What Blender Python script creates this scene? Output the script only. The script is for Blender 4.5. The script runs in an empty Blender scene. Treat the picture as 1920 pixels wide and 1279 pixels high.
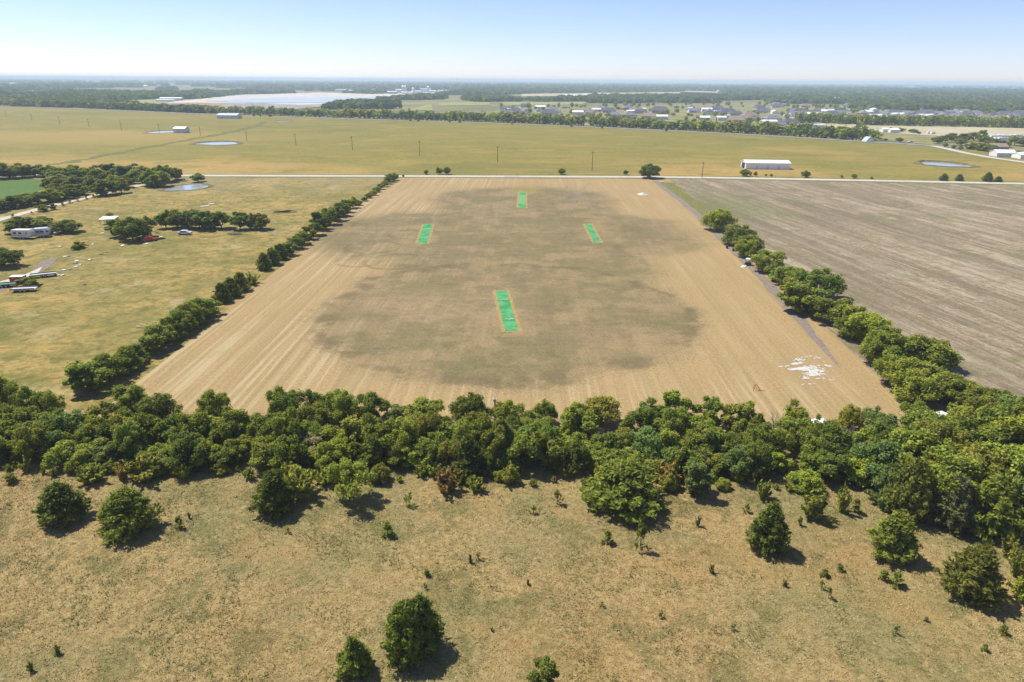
import bpy, math, random
import numpy as np

# ------------------------------------------------------------------ camera
F_PX, CX, CY, CAM_H = 1280.0, 960.0, 639.5, 50.0
HORIZON_Y, VP_X, ROLL = 150.5, 990.0, math.radians(0.39)
sc = bpy.context.scene
COL = sc.collection
pitch = math.atan((CY - HORIZON_Y) / F_PX)
yaw = math.atan((VP_X - CX) / F_PX * math.cos(pitch))
# unrolled axes; camera looks along +Y turned a little to the left
fh = np.array([-math.sin(yaw), math.cos(yaw), 0.0])
R0 = np.array([math.cos(yaw), math.sin(yaw), 0.0])
FW = fh * math.cos(pitch) + np.array([0, 0, -math.sin(pitch)])
U0 = fh * math.sin(pitch) + np.array([0, 0, math.cos(pitch)])
RT = R0 * math.cos(ROLL) + U0 * math.sin(ROLL)
UP = U0 * math.cos(ROLL) - R0 * math.sin(ROLL)
from mathutils import Matrix
cam_d = bpy.data.cameras.new('camera')
cam_d.sensor_width = 36.0
cam_d.lens = F_PX / 1920.0 * 36.0
cam_d.clip_start, cam_d.clip_end = 0.5, 120000.0
cam = bpy.data.objects.new('camera', cam_d)
cam.matrix_world = Matrix(((RT[0], UP[0], -FW[0], 0), (RT[1], UP[1], -FW[1], 0), (RT[2], UP[2], -FW[2], CAM_H), (0, 0, 0, 1)))
COL.objects.link(cam)
sc.camera = cam

# ------------------------------------------------------------------ sky, sun, exposure
SUN_EL = math.radians(58.0)
SUN_H = np.array([-0.86, 0.51]); SUN_H /= np.linalg.norm(SUN_H)
SUN_ROT = math.atan2(SUN_H[0], SUN_H[1])
world = bpy.data.worlds.new('World'); sc.world = world; world.use_nodes = True
wn = world.node_tree; wn.nodes.clear()
sky = wn.nodes.new('ShaderNodeTexSky'); sky.sky_type = 'NISHITA'; sky.sun_disc = False
sky.sun_elevation = SUN_EL; sky.sun_rotation = SUN_ROT
sky.altitude = 1500; sky.air_density = 0.9; sky.dust_density = 0.7; sky.ozone_density = 4.2
bg = wn.nodes.new('ShaderNodeBackground'); bg.inputs['Strength'].default_value = 0.102
wo = wn.nodes.new('ShaderNodeOutputWorld')
tint = wn.nodes.new('ShaderNodeMix'); tint.data_type = 'RGBA'; tint.blend_type = 'MULTIPLY'; tint.inputs[0].default_value = 1.0; tint.inputs[7].default_value = (1.06, 0.955, 1.06, 1)   # camera white balance
wn.links.new(sky.outputs[0], tint.inputs[6]); wn.links.new(tint.outputs[2], bg.inputs[0]); wn.links.new(bg.outputs[0], wo.inputs[0])
sd = bpy.data.lights.new('sun', 'SUN'); sd.energy = 4.4; sd.angle = math.radians(0.53); sd.color = (1.0, 0.96, 0.88)
so = bpy.data.objects.new('sun', sd); COL.objects.link(so)
from mathutils import Vector
to_sun = Vector((SUN_H[0] * math.cos(SUN_EL), SUN_H[1] * math.cos(SUN_EL), math.sin(SUN_EL)))
so.rotation_euler = to_sun.to_track_quat('Z', 'Y').to_euler()
so.location = (-60, 40, 90)
sc.view_settings.view_transform = 'Standard'; sc.view_settings.look = 'None'
sc.view_settings.gamma = 1.0; sc.view_settings.use_curve_mapping = False
sc.view_settings.exposure = 0.58
sc.cycles.use_denoising = True
sc.cycles.max_bounces = 6; sc.cycles.diffuse_bounces = 3; sc.cycles.transmission_bounces = 3
sc.cycles.volume_bounces = 2

# ------------------------------------------------------------------ pixel <-> ground helpers
def P(px, py, z=0.0):
    d = FW + RT * ((px - CX) / F_PX) + UP * ((CY - py) / F_PX)
    t = (z - CAM_H) / d[2]
    return np.array([d[0] * t, d[1] * t, z])
def proj(p):
    v = np.array(p, float) - np.array([0, 0, CAM_H])
    w = v @ FW
    return CX + F_PX * (v @ RT) / w, CY - F_PX * (v @ UP) / w, w
def height_at(base, top_py):
    lo, hi = 0.0, 120.0
    for _ in range(40):
        m = (lo + hi) / 2
        if proj((base[0], base[1], m))[1] > top_py: lo = m
        else: hi = m
    return lo
rng = np.random.default_rng(11)
random.seed(11)

# ------------------------------------------------------------------ object helpers
def tag(o, label=None, cat=None, group=None, kind=None):
    if label: o['label'] = label
    if cat: o['category'] = cat
    if group: o['group'] = group
    if kind: o['kind'] = kind
    return o
def new_mesh(name, V, F, mat=None, attr=None, cattr=None, smooth=False):
    V = np.asarray(V, np.float32); me = bpy.data.meshes.new(name)
    if isinstance(F, np.ndarray):
        k = F.shape[1]; m = len(F)
        me.vertices.add(len(V)); me.vertices.foreach_set('co', V.ravel())
        me.loops.add(m * k); me.loops.foreach_set('vertex_index', F.astype(np.int32).ravel())
        me.polygons.add(m); me.polygons.foreach_set('loop_start', np.arange(0, m * k, k, dtype=np.int32))
        me.update(calc_edges=True)
    else:
        me.from_pydata([tuple(map(float, v)) for v in V], [], F)
    if attr is not None:
        a = me.attributes.new('lv', 'FLOAT', 'POINT'); a.data.foreach_set('value', np.asarray(attr, np.float32))
    if cattr is not None:
        a = me.attributes.new('gc', 'FLOAT_COLOR', 'POINT'); a.data.foreach_set('color', np.asarray(cattr, np.float32).ravel())
    if smooth: me.polygons.foreach_set('use_smooth', np.ones(len(me.polygons), bool))
    if mat: me.materials.append(mat)
    me.validate(); me.update()
    return me
def link(name, me, parent=None, loc=None):
    o = bpy.data.objects.new(name, me); COL.objects.link(o)
    if parent is not None: o.parent = parent
    if loc is not None: o.location = loc
    return o
def empty(name, loc, rz=0.0):
    o = bpy.data.objects.new(name, None); COL.objects.link(o)
    o.empty_display_size = 0.3; o.location = tuple(map(float, loc)); o.rotation_euler = (0, 0, rz)
    return o
class MB:
    """collects boxes, tubes and faces into ONE mesh"""
    def __init__(s): s.V, s.F = [], []
    def face_set(s, V, F):
        n = len(s.V); s.V += [tuple(v) for v in V]; s.F += [tuple(i + n for i in f) for f in F]; return s
    def box(s, x0, x1, y0, y1, z0, z1):
        return s.face_set([(x0, y0, z0), (x1, y0, z0), (x1, y1, z0), (x0, y1, z0), (x0, y0, z1), (x1, y0, z1), (x1, y1, z1), (x0, y1, z1)],
                          [(0, 3, 2, 1), (4, 5, 6, 7), (0, 1, 5, 4), (1, 2, 6, 5), (2, 3, 7, 6), (3, 0, 4, 7)])
    def tube(s, pts, radii, n=6):
        pts = [np.array(p, float) for p in pts]; V = []; F = []
        for i, p in enumerate(pts):
            d = pts[min(i + 1, len(pts) - 1)] - pts[max(i - 1, 0)]; d /= (np.linalg.norm(d) + 1e-9)
            a = np.cross(d, [0, 0, 1.0]) if abs(d[2]) < 0.9 else np.cross(d, [1.0, 0, 0]); a /= np.linalg.norm(a); b = np.cross(d, a)
            for k in range(n):
                t = 2 * math.pi * k / n; V.append(p + radii[i] * (a * math.cos(t) + b * math.sin(t)))
        for i in range(len(pts) - 1):
            for k in range(n):
                F.append((i * n + k, i * n + (k + 1) % n, (i + 1) * n + (k + 1) % n, (i + 1) * n + k))
        F.append(tuple(reversed(range(n)))); F.append(tuple(range((len(pts) - 1) * n, len(pts) * n)))
        return s.face_set(V, F)
    def cyl(s, c, r, h, n=12, axis='z'):
        c = np.array(c, float); d = {'x': (h, 0, 0), 'y': (0, h, 0), 'z': (0, 0, h)}[axis]
        return s.tube([c, c + np.array(d)], [r, r], n)
    def mesh(s, name, mat): return new_mesh(name, s.V, s.F, mat)
    def build(s, name, mat, parent=None, loc=None): return link(name, s.mesh(name, mat), parent, loc)
def ordinal(n):
    w = ['first', 'second', 'third', 'fourth', 'fifth', 'sixth', 'seventh', 'eighth', 'ninth', 'tenth', 'eleventh', 'twelfth']
    if n <= 12: return w[n - 1]
    return f"{n}{'th' if 10 <= n % 100 <= 20 else {1: 'st', 2: 'nd', 3: 'rd'}.get(n % 10, 'th')}"

# ------------------------------------------------------------------ material helpers
class G:
    """small node-graph writer"""
    def __init__(s, name):
        s.m = bpy.data.materials.new(name); s.m.use_nodes = True; s.t = s.m.node_tree; s.t.nodes.clear()
        s.out = s.t.nodes.new('ShaderNodeOutputMaterial')
        s.bsdf = s.t.nodes.new('ShaderNodeBsdfPrincipled'); s.t.links.new(s.bsdf.outputs[0], s.out.inputs[0])
        s.bsdf.inputs['Roughness'].default_value = 0.9; s.bsdf.inputs['Specular IOR Level'].default_value = 0.15
        s._pos = None
    def put(s, sock, v):
        if isinstance(v, bpy.types.NodeSocket): s.t.links.new(v, sock)
        elif isinstance(v, (tuple, list)) and len(v) == 3 and sock.type == 'RGBA': sock.default_value = (*v, 1)
        else: sock.default_value = v
    @property
    def pos(s):
        if s._pos is None: s._pos = s.t.nodes.new('ShaderNodeNewGeometry').outputs['Position']
        return s._pos
    def math(s, op, a, b=0.0, clamp=False):
        n = s.t.nodes.new('ShaderNodeMath'); n.operation = op; n.use_clamp = clamp
        s.put(n.inputs[0], a); s.put(n.inputs[1], b); return n.outputs[0]
    def vmap(s, v, loc=(0, 0, 0), rot=(0, 0, 0), scale=(1, 1, 1)):
        n = s.t.nodes.new('ShaderNodeMapping'); s.put(n.inputs[0], v)
        n.inputs[1].default_value = loc; n.inputs[2].default_value = rot; n.inputs[3].default_value = scale; return n.outputs[0]
    def noise(s, scale, detail=3.0, rough=0.55, vec=None, dist=0.0):
        n = s.t.nodes.new('ShaderNodeTexNoise'); s.put(n.inputs['Vector'], vec if vec is not None else s.pos)
        n.inputs['Scale'].default_value = scale; n.inputs['Detail'].default_value = detail
        n.inputs['Roughness'].default_value = rough; n.inputs['Distortion'].default_value = dist; return n.outputs[0]
    def voro(s, scale, vec=None, feature='F1'):
        n = s.t.nodes.new('ShaderNodeTexVoronoi'); n.feature = feature; s.put(n.inputs['Vector'], vec if vec is not None else s.pos)
        n.inputs['Scale'].default_value = scale; return n.outputs[0]
    def step(s, v, a, b, lo=0.0, hi=1.0):
        n = s.t.nodes.new('ShaderNodeMapRange'); n.interpolation_type = 'SMOOTHSTEP'
        s.put(n.inputs[0], v)
        if a > b: a, b, lo, hi = b, a, hi, lo
        for i, q in enumerate((a, b, lo, hi)): n.inputs[i + 1].default_value = q
        return n.outputs[0]
    def mix(s, f, a, b, mode='MIX'):
        n = s.t.nodes.new('ShaderNodeMix'); n.data_type = 'RGBA'; n.blend_type = mode
        s.put(n.inputs[0], f); s.put(n.inputs[6], a); s.put(n.inputs[7], b); return n.outputs[2]
    def sep(s, v):
        n = s.t.nodes.new('ShaderNodeSeparateXYZ'); s.put(n.inputs[0], v); return n.outputs
    def dist(s, v, c):
        n = s.t.nodes.new('ShaderNodeVectorMath'); n.operation = 'DISTANCE'; s.put(n.inputs[0], v); n.inputs[1].default_value = c; return n.outputs['Value']
    def warp(s, amt, scale):
        n = s.t.nodes.new('ShaderNodeTexNoise'); s.put(n.inputs['Vector'], s.pos); n.inputs['Scale'].default_value = scale; n.inputs['Detail'].default_value = 3
        a = s.t.nodes.new('ShaderNodeVectorMath'); a.operation = 'SUBTRACT'; s.put(a.inputs[0], n.outputs['Color']); a.inputs[1].default_value = (.5, .5, .5)
        b = s.t.nodes.new('ShaderNodeVectorMath'); b.operation = 'MULTIPLY'; s.put(b.inputs[0], a.outputs[0]); b.inputs[1].default_value = (amt, amt, 0)
        c = s.t.nodes.new('ShaderNodeVectorMath'); c.operation = 'ADD'; s.put(c.inputs[0], s.pos); s.put(c.inputs[1], b.outputs[0]); return c.outputs[0]
    def color(s, c): s.put(s.bsdf.inputs['Base Color'], c); return s
    def bump(s, h, strength=0.5, distance=0.1):
        n = s.t.nodes.new('ShaderNodeBump'); n.inputs['Strength'].default_value = strength; n.inputs['Distance'].default_value = distance
        s.put(n.inputs['Height'], h); s.t.links.new(n.outputs[0], s.bsdf.inputs['Normal']); return s
def srgb(r, g, b, k=1.0):
    """photo colour (0-255) to a linear base colour; k takes the light level out"""
    f = lambda u: (u / 12.92 if u <= 0.04045 else ((u + 0.055) / 1.055) ** 2.4)
    return tuple(f(c / 255.0) * k for c in (r, g, b))
KA = 0.58
def A(r, g, b): return srgb(r, g, b, KA)
def plain(name, c, rough=0.7, spec=0.3, var=0.12, scale=1.5, metal=0.0):
    g = G(name); n = g.noise(scale, 4)
    g.color(g.mix(g.step(n, .3, .7), tuple(x * (1 - var) for x in c), tuple(min(1, x * (1 + var)) for x in c)))
    g.bsdf.inputs['Roughness'].default_value = rough; g.bsdf.inputs['Specular IOR Level'].default_value = spec; g.bsdf.inputs['Metallic'].default_value = metal
    return g.m

# ---- ground materials
def mat_meadow():
    g = G('dry_meadow')
    big = g.noise(0.04, 5, .6, dist=.6); mid = g.noise(0.17, 5, .68, dist=.5); fine = g.noise(1.3, 6, .78); vf = g.noise(5.0, 4, .75)
    c = g.mix(g.step(fine, .41, .59), A(178, 148, 94), A(212, 182, 124))
    gr = g.mix(g.step(fine, .41, .59), A(142, 136, 86), A(174, 162, 110))
    c = g.mix(g.math('MULTIPLY', g.step(big, .45, .58), .7), c, gr)
    c = g.mix(g.math('MULTIPLY', g.step(mid, .50, .60), .75), c, g.mix(g.step(fine, .41, .59), A(114, 114, 60), A(152, 144, 88)))
    o = g.noise(0.07, 4, .55, vec=g.vmap(g.pos, loc=(41, 17, 0)))
    c = g.mix(g.math('MULTIPLY', g.step(o, .54, .68), .6), c, A(206, 166, 106))
    c = g.mix(g.math('MULTIPLY', g.step(g.noise(.35, 4, .7, vec=g.vmap(g.pos, loc=(9, 4, 0))), .62, .72), .6), c, A(118, 110, 58))
    c = g.mix(g.math('MULTIPLY', g.step(vf, .55, .68), .45), c, A(218, 198, 156))
    c = g.mix(g.math('MULTIPLY', g.step(vf, .46, .34), .40), c, A(124, 104, 68))
    c = g.mix(1.0, c, (.95, .98, .93), 'MULTIPLY')
    g.color(c).bump(g.math('ADD', fine, g.math('MULTIPLY', vf, .6)), .7, .22)
    return g.m
PITCH = [((928, 546), (951, 545), (971, 620), (948, 621)), ((795, 421), (811, 420), (801, 456), (782, 457)),
         ((1097, 421), (1108, 420), (1126, 454), (1114, 455)), ((973, 360), (986, 360), (985, 390), (972, 390))]
PC = [sum(P(*q) for q in c) / 4 for c in PITCH]
def mat_cricket():
    g = G('mown_stubble')
    w = g.warp(13.0, 0.05)
    fine = g.noise(1.9, 6, .78); mid = g.noise(0.12, 4, .6); big = g.noise(0.022, 4, .6); vf = g.noise(5.5, 3, .7); mid2 = g.noise(0.06, 10, .76)
    # straw with drill rows: long wavering streaks that run up the field
    wv = g.warp(0.7, 0.02)
    r1 = g.noise(1.0, 3, .6, vec=g.vmap(wv, scale=(1.15, 0.012, 1))); r2 = g.noise(1.0, 3, .6, vec=g.vmap(wv, loc=(31, 5, 0), scale=(.45, 0.010, 1)))
    west = g.math('MAXIMUM', g.step(g.sep(g.pos)[0], 5, -35, .25, 1.0), g.step(g.sep(g.pos)[1], 125, 104, 0, .8))
    straw = g.mix(g.step(fine, .36, .64), A(188, 152, 98), A(220, 186, 130))
    straw = g.mix(g.math('MULTIPLY', g.step(r1, .53, .62), g.math('MULTIPLY', west, .55)), straw, A(234, 210, 162))
    straw = g.mix(g.math('MULTIPLY', g.step(r1, .46, .37), g.math('MULTIPLY', west, .40)), straw, A(172, 142, 100))
    straw = g.mix(g.math('MULTIPLY', g.step(r2, .50, .62), .3), straw, A(180, 148, 98))
    straw = g.mix(g.math('MULTIPLY', g.step(mid, .50, .66), .35), straw, A(190, 164, 104))
    diag = g.noise(1.0, 4, .65, vec=g.vmap(g.pos, rot=(0, 0, .5), scale=(.5, .02, 1)))
    straw = g.mix(g.math('MULTIPLY', g.step(diag, .52, .64), .3), straw, A(226, 194, 138))
    # mown ovals: one round every pitch, with ragged rims
    rag = g.math('ADD', g.math('MULTIPLY', g.math('SUBTRACT', g.noise(0.42, 5, .72), .5), 12.0), g.math('MULTIPLY', g.math('SUBTRACT', fine, .5), 9.0))
    m = None
    for c, r in zip(PC, (43.5, 40, 38, 40)):
        d = g.math('ADD', g.dist(g.vmap(w, scale=(1, 1, 0)), (c[0], c[1], 0)), rag)
        e = 4.5 if r > 43 else 8.0
        k = g.step(d, r + e, r - e)
        m = k if m is None else g.math('MAXIMUM', m, k)
    mid_x = (PC[0][0] + PC[3][0]) / 2
    ax = g.math('ADD', g.math('ABSOLUTE', g.math('SUBTRACT', g.sep(w)[0], mid_x + 2)), rag); yv = g.sep(w)[1]
    band = g.math('MULTIPLY', g.step(ax, 44, 30), g.math('MULTIPLY', g.step(yv, 140, 165), g.step(yv, 350, 325)))
    m = g.math('MAXIMUM', m, band)
    str2 = g.noise(0.35, 4, .65, vec=g.vmap(g.pos, scale=(.25, 1.6, 1)))
    mott = g.noise(0.36, 8, .80); vst = g.noise(1.0, 4, .65, vec=g.vmap(g.pos, scale=(.30, .05, 1)))
    mown = g.mix(g.step(fine, .41, .59), A(138, 118, 80), A(174, 150, 106))
    mown = g.mix(g.math('MULTIPLY', g.step(mott, .47, .38), .7), mown, A(116, 98, 72))
    mown = g.mix(g.math('MULTIPLY', g.step(mott, .53, .61), .65), mown, A(188, 160, 114))
    mown = g.mix(g.math('MULTIPLY', g.step(vst, .52, .62), .5), mown, A(186, 156, 112))
    mown = g.mix(g.math('MULTIPLY', g.step(vst, .47, .37), .5), mown, A(124, 108, 76))
    mown = g.mix(g.math('MULTIPLY', g.step(g.noise(.03, 9, .74), .46, .54), .75), mown, g.mix(g.step(fine, .41, .59), A(124, 114, 72), A(156, 142, 92)))
    mown = g.mix(g.math('MULTIPLY', g.step(str2, .52, .66), .38), mown, A(176, 146, 110))
    mown = g.mix(g.math('MULTIPLY', g.step(str2, .47, .36), .35), mown, A(118, 98, 82))
    greens = g.noise(0.05, 9, .75, vec=g.vmap(g.pos, loc=(77, 31, 0)))
    mown = g.mix(g.math('MULTIPLY', g.step(greens, .50, .64), .6), mown, A(122, 118, 66))
    # pinkish worn patch west of the near pitch
    c0 = PC[0]
    pk = g.step(g.dist(g.vmap(w, scale=(.55, 1, 0)), ((c0[0] - 15) * .55, c0[1] + 2, 0)), 17, 5)
    mown = g.mix(g.math('MULTIPLY', pk, g.math('MULTIPLY', g.step(mott, .44, .56), .7)), mown, A(194, 162, 122))
    pk2 = P(1200, 640)
    pk = g.step(g.dist(g.vmap(w, scale=(.6, 1, 0)), (pk2[0] * .6, pk2[1], 0)), 12, 3)
    mown = g.mix(g.math('MULTIPLY', pk, g.math('MULTIPLY', g.step(mott, .46, .58), .55)), mown, A(194, 160, 120))
    # yellow-green turf at the far pitch
    cy = P(985, 352)
    yk = g.step(g.dist(g.vmap(w, scale=(1, .45, 0)), (cy[0], cy[1] * .45, 0)), 12, 5)
    mown = g.mix(g.math('MULTIPLY', yk, .7), mown, A(176, 158, 78))
    mm = g.math('MULTIPLY', m, g.math('MULTIPLY', g.step(mid2, .42, .53, .64, 1.0), g.step(mott, .36, .58, .68, 1.0)))
    c = g.mix(mm, straw, mown)
    # darker rims of the ovals and the tyre rings
    d0 = g.dist(g.vmap(w, scale=(1, 1, 0)), (c0[0], c0[1], 0))
    rim = g.math('MULTIPLY', g.step(d0, 37, 41), g.step(d0, 44.5, 42.5))
    c = g.mix(g.math('MULTIPLY', g.math('MULTIPLY', rim, g.step(mid, .42, .56)), .5), c, A(122, 104, 72))
    for (px, py, r) in ((785, 407, 6.5), (700, 463, 8.5), (672, 490, 6.5), (742, 490, 9), (730, 420, 13), (768, 440, 7)):
        q = P(px, py); d = g.dist(g.vmap(g.warp(2.0, .12), scale=(1, 1, 0)), (q[0], q[1], 0))
        ring = g.math('MULTIPLY', g.step(d, r - 1.1, r - .3), g.step(d, r + 1.1, r + .3))
        c = g.mix(g.math('MULTIPLY', g.math('MULTIPLY', ring, g.step(mid, .40, .58)), .45), c, A(120, 104, 70))
    c = g.mix(g.math('MULTIPLY', g.step(vf, .55, .68), .4), c, A(226, 204, 160))
    c = g.mix(g.math('MULTIPLY', g.step(vf, .46, .34), .35), c, A(140, 116, 80))
    c = g.mix(1.0, c, (.915, .965, 1.0), 'MULTIPLY')
    g.color(c).bump(g.math('ADD', fine, vf), .35, .10)
    return g.m
def mat_pasture_left():
    g = G('golden_pasture')
    st = g.vmap(g.pos, scale=(.7, 1.0, 1))
    big = g.noise(0.018, 5, .62, vec=st); mid = g.noise(0.09, 5, .65, vec=st); fine = g.noise(0.9, 5, .75); cl = g.noise(0.3, 4, .7)
    c = g.mix(g.step(fine, .41, .59), A(172, 146, 78), A(206, 178, 104))
    c = g.mix(g.math('MULTIPLY', g.step(mid, .44, .58), .65), c, g.mix(g.step(fine, .41, .59), A(134, 128, 64), A(172, 158, 86)))
    c = g.mix(g.math('MULTIPLY', g.step(big, .49, .6), .4), c, A(150, 142, 74))
    o = g.noise(0.03, 4, .6, vec=g.vmap(g.pos, loc=(12, 90, 0)))
    c = g.mix(g.math('MULTIPLY', g.step(o, .54, .66), .7), c, A(214, 178, 100))
    c = g.mix(g.math('MULTIPLY', g.step(cl, .51, .60), .65), c, A(112, 112, 54))
    c = g.mix(g.math('MULTIPLY', g.step(g.noise(.13, 5, .7, vec=g.vmap(g.pos, loc=(5, 60, 0))), .51, .59), .5), c, A(128, 126, 60))
    c = g.mix(g.math('MULTIPLY', g.step(g.noise(2.5, 4, .75), .45, .3), .45), c, A(118, 108, 56))
    c = g.mix(g.math('MULTIPLY', g.step(g.noise(.05, 8, .72, vec=g.vmap(g.pos, loc=(70, 33, 0))), .56, .64), .55), c, A(206, 184, 136))
    c = g.mix(g.math('MULTIPLY', g.step(g.noise(.045, 9, .74, vec=g.vmap(g.pos, loc=(20, 55, 0))), .53, .60), .6), c, A(122, 122, 54))
    far = g.step(g.sep(g.pos)[1], 300, 370)
    c = g.mix(g.math('MULTIPLY', far, g.step(mid, .42, .62, .1, .7)), c, A(176, 164, 128))
    g.color(c).bump(fine, .6, .3)
    return g.m
ROWDIR = P(1500, 420) - P(1900, 560); ROWANG = math.atan2(ROWDIR[1], ROWDIR[0])
def mat_plough():
    g = G('harvested_soil')
    v = g.vmap(g.pos, rot=(0, 0, -ROWANG)); xy = g.sep(v)
    fine = g.noise(0.9, 5, .75); big = g.noise(0.018, 4, .6); vf = g.noise(3.0, 3, .7)
    s1 = g.noise(1.0, 4, .6, vec=g.vmap(v, scale=(.010, .16, 1))); s2 = g.noise(1.0, 4, .7, vec=g.vmap(v, scale=(.035, .75, 1)))
    c = g.mix(g.step(fine, .41, .59), A(160, 140, 112), A(196, 175, 144))
    c = g.mix(g.math('MULTIPLY', g.step(s1, .48, .42), .7), c, A(146, 126, 104))
    c = g.mix(g.math('MULTIPLY', g.step(s1, .52, .59), .7), c, A(210, 194, 166))
    c = g.mix(g.math('MULTIPLY', g.step(s2, .53, .61), .55), c, A(206, 190, 160))
    c = g.mix(g.math('MULTIPLY', g.step(s2, .46, .37), .4), c, A(124, 108, 92))
    gn = g.noise(0.045, 5, .68, vec=g.vmap(g.pos, loc=(7, 3, 0)))
    yy = g.sep(g.pos)[1]
    gm = g.math('MULTIPLY', g.step(gn, .50, .66), g.step(yy, 130, 360, .3, .9))
    c = g.mix(gm, c, g.mix(g.step(fine, .41, .59), A(118, 122, 70), A(150, 150, 96)))
    c = g.mix(g.math('MULTIPLY', g.step(g.noise(0.16, 4, .6, vec=g.vmap(g.pos, loc=(50, 9, 0))), .66, .74), .55), c, A(134, 138, 70))
    q = P(1350, 385); k = g.step(g.dist(g.vmap(g.warp(14, .04), scale=(1, .55, 0)), (q[0], q[1] * .55, 0)), 32, 6)
    c = g.mix(g.math('MULTIPLY', k, g.step(fine, .25, .65, .3, .85)), c, A(128, 136, 74))
    s3 = g.noise(1.0, 5, .75, vec=g.vmap(v, scale=(.25, 1.5, 1)))
    c = g.mix(g.math('MULTIPLY', g.step(s3, .46, .36), .4), c, A(112, 100, 80))
    c = g.mix(g.math('MULTIPLY', g.step(s3, .54, .64), .4), c, A(214, 198, 168))
    c = g.mix(g.math('MULTIPLY', g.step(g.noise(.25, 5, .7, vec=g.vmap(g.pos, loc=(3, 8, 0))), .50, .60), .5), c, A(132, 128, 84))
    c = g.mix(g.math('MULTIPLY', g.step(g.noise(.03, 9, .75, vec=g.vmap(v, scale=(.5, 1.6, 1))), .47, .55), .4), c, A(138, 124, 98))
    c = g.mix(1.0, c, (.985, .98, .95), 'MULTIPLY')
    c = g.mix(g.math('MULTIPLY', g.step(vf, .55, .68), .4), c, A(224, 210, 182))
    g.color(c).bump(fine, .8, .3)
    return g.m
def mat_far_pasture():
    g = G('olive_pasture')
    st = g.vmap(g.pos, scale=(.55, 1.0, 1))
    big = g.noise(0.0065, 5, .6, vec=st); mid = g.noise(0.03, 5, .6, vec=st); fine = g.noise(0.35, 4, .7)
    c = g.mix(g.step(fine, .41, .59), A(142, 134, 54), A(162, 150, 66))
    c = g.mix(g.math('MULTIPLY', g.step(mid, .42, .62), .5), c, A(168, 152, 66))
    yy = g.sep(g.warp(60, .012))[1]
    gold = g.math('MULTIPLY', g.step(yy, 520, 405), g.step(big, .42, .56))
    c = g.mix(g.math('MULTIPLY', gold, .8), c, g.mix(g.step(fine, .41, .59), A(200, 162, 88), A(214, 178, 104)))
    b2 = g.noise(0.008, 4, .6, vec=g.vmap(g.pos, loc=(300, 20, 0), scale=(.5, 1, 1)))
    c = g.mix(g.math('MULTIPLY', g.step(b2, .56, .68), .6), c, A(190, 160, 84))
    c = g.mix(g.math('MULTIPLY', g.step(b2, .44, .34), .5), c, A(130, 130, 56))
    c = g.mix(g.math('MULTIPLY', g.step(g.noise(.06, 6, .75, vec=st), .52, .60), .5), c, A(126, 120, 50))
    c = g.mix(g.math('MULTIPLY', g.step(g.noise(.035, 6, .75, vec=g.vmap(st, loc=(9, 77, 0))), .53, .61), .5), c, A(192, 164, 84))
    gl = P(110, 255); kg = g.step(g.dist(g.vmap(g.warp(120, .006), scale=(.35, 1, 0)), (gl[0] * .35, gl[1], 0)), 110, 30)
    c = g.mix(g.math('MULTIPLY', kg, .6), c, A(196, 166, 92))
    g.color(c).bump(fine, .4, .3)
    return g.m
def mat_far_land():
    g = G('far_farmland')
    a = g.noise(0.0011, 5, .6, vec=g.vmap(g.pos, scale=(.5, 1, 1))); b = g.noise(0.006, 4, .6)
    c = g.mix(g.step(b, .3, .7), A(128, 130, 78), A(168, 160, 106))
    c = g.mix(g.math('MULTIPLY', g.step(a, .56, .64), .8), c, A(200, 186, 140))
    g.color(c)
    return g.m
def mat_two(name, c1, c2, s1, s2=None, bump=0.0):
    g = G(name); a = g.noise(s1, 5, .7); c = g.mix(g.step(a, .40, .60), c1, c2)
    if s2: c = g.mix(g.math('MULTIPLY', g.step(g.noise(s2, 4, .6), .45, .65), .5), c, c1)
    g.color(c)
    if bump: g.bump(a, bump, .2)
    return g.m
def mat_leaf():
    g = G('foliage')
    oi = g.t.nodes.new('ShaderNodeObjectInfo')
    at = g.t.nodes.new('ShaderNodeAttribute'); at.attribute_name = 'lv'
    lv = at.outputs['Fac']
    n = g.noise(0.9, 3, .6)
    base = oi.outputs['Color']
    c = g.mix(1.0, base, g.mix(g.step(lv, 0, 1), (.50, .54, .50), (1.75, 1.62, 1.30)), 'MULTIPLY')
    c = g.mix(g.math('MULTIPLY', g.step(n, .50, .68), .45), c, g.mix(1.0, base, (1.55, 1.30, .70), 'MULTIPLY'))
    g.color(c); g.bsdf.inputs['Roughness'].default_value = .7; g.bsdf.inputs['Specular IOR Level'].default_value = .06
    tr = g.t.nodes.new('ShaderNodeBsdfTranslucent'); g.put(tr.inputs[0], g.mix(1.0, c, (1.5, 1.5, .6), 'MULTIPLY'))
    mx = g.t.nodes.new('ShaderNodeMixShader'); mx.inputs[0].default_value = .40
    g.t.links.new(g.bsdf.outputs[0], mx.inputs[1]); g.t.links.new(tr.outputs[0], mx.inputs[2]); g.t.links.new(mx.outputs[0], g.out.inputs[0])
    return g.m
def mat_grass():
    g = G('grass_blades'); at = g.t.nodes.new('ShaderNodeAttribute'); at.attribute_name = 'gc'
    g.color(at.outputs['Color']); g.bsdf.inputs['Roughness'].default_value = .8
    return g.m
def mat_water(name, c=(.03, .05, .06), rough=.08):
    g = G(name); g.color(c); g.bsdf.inputs['Roughness'].default_value = rough; g.bsdf.inputs['Specular IOR Level'].default_value = .5
    g.bump(g.noise(1.2, 3, .6), .08, .05)
    return g.m
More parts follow.
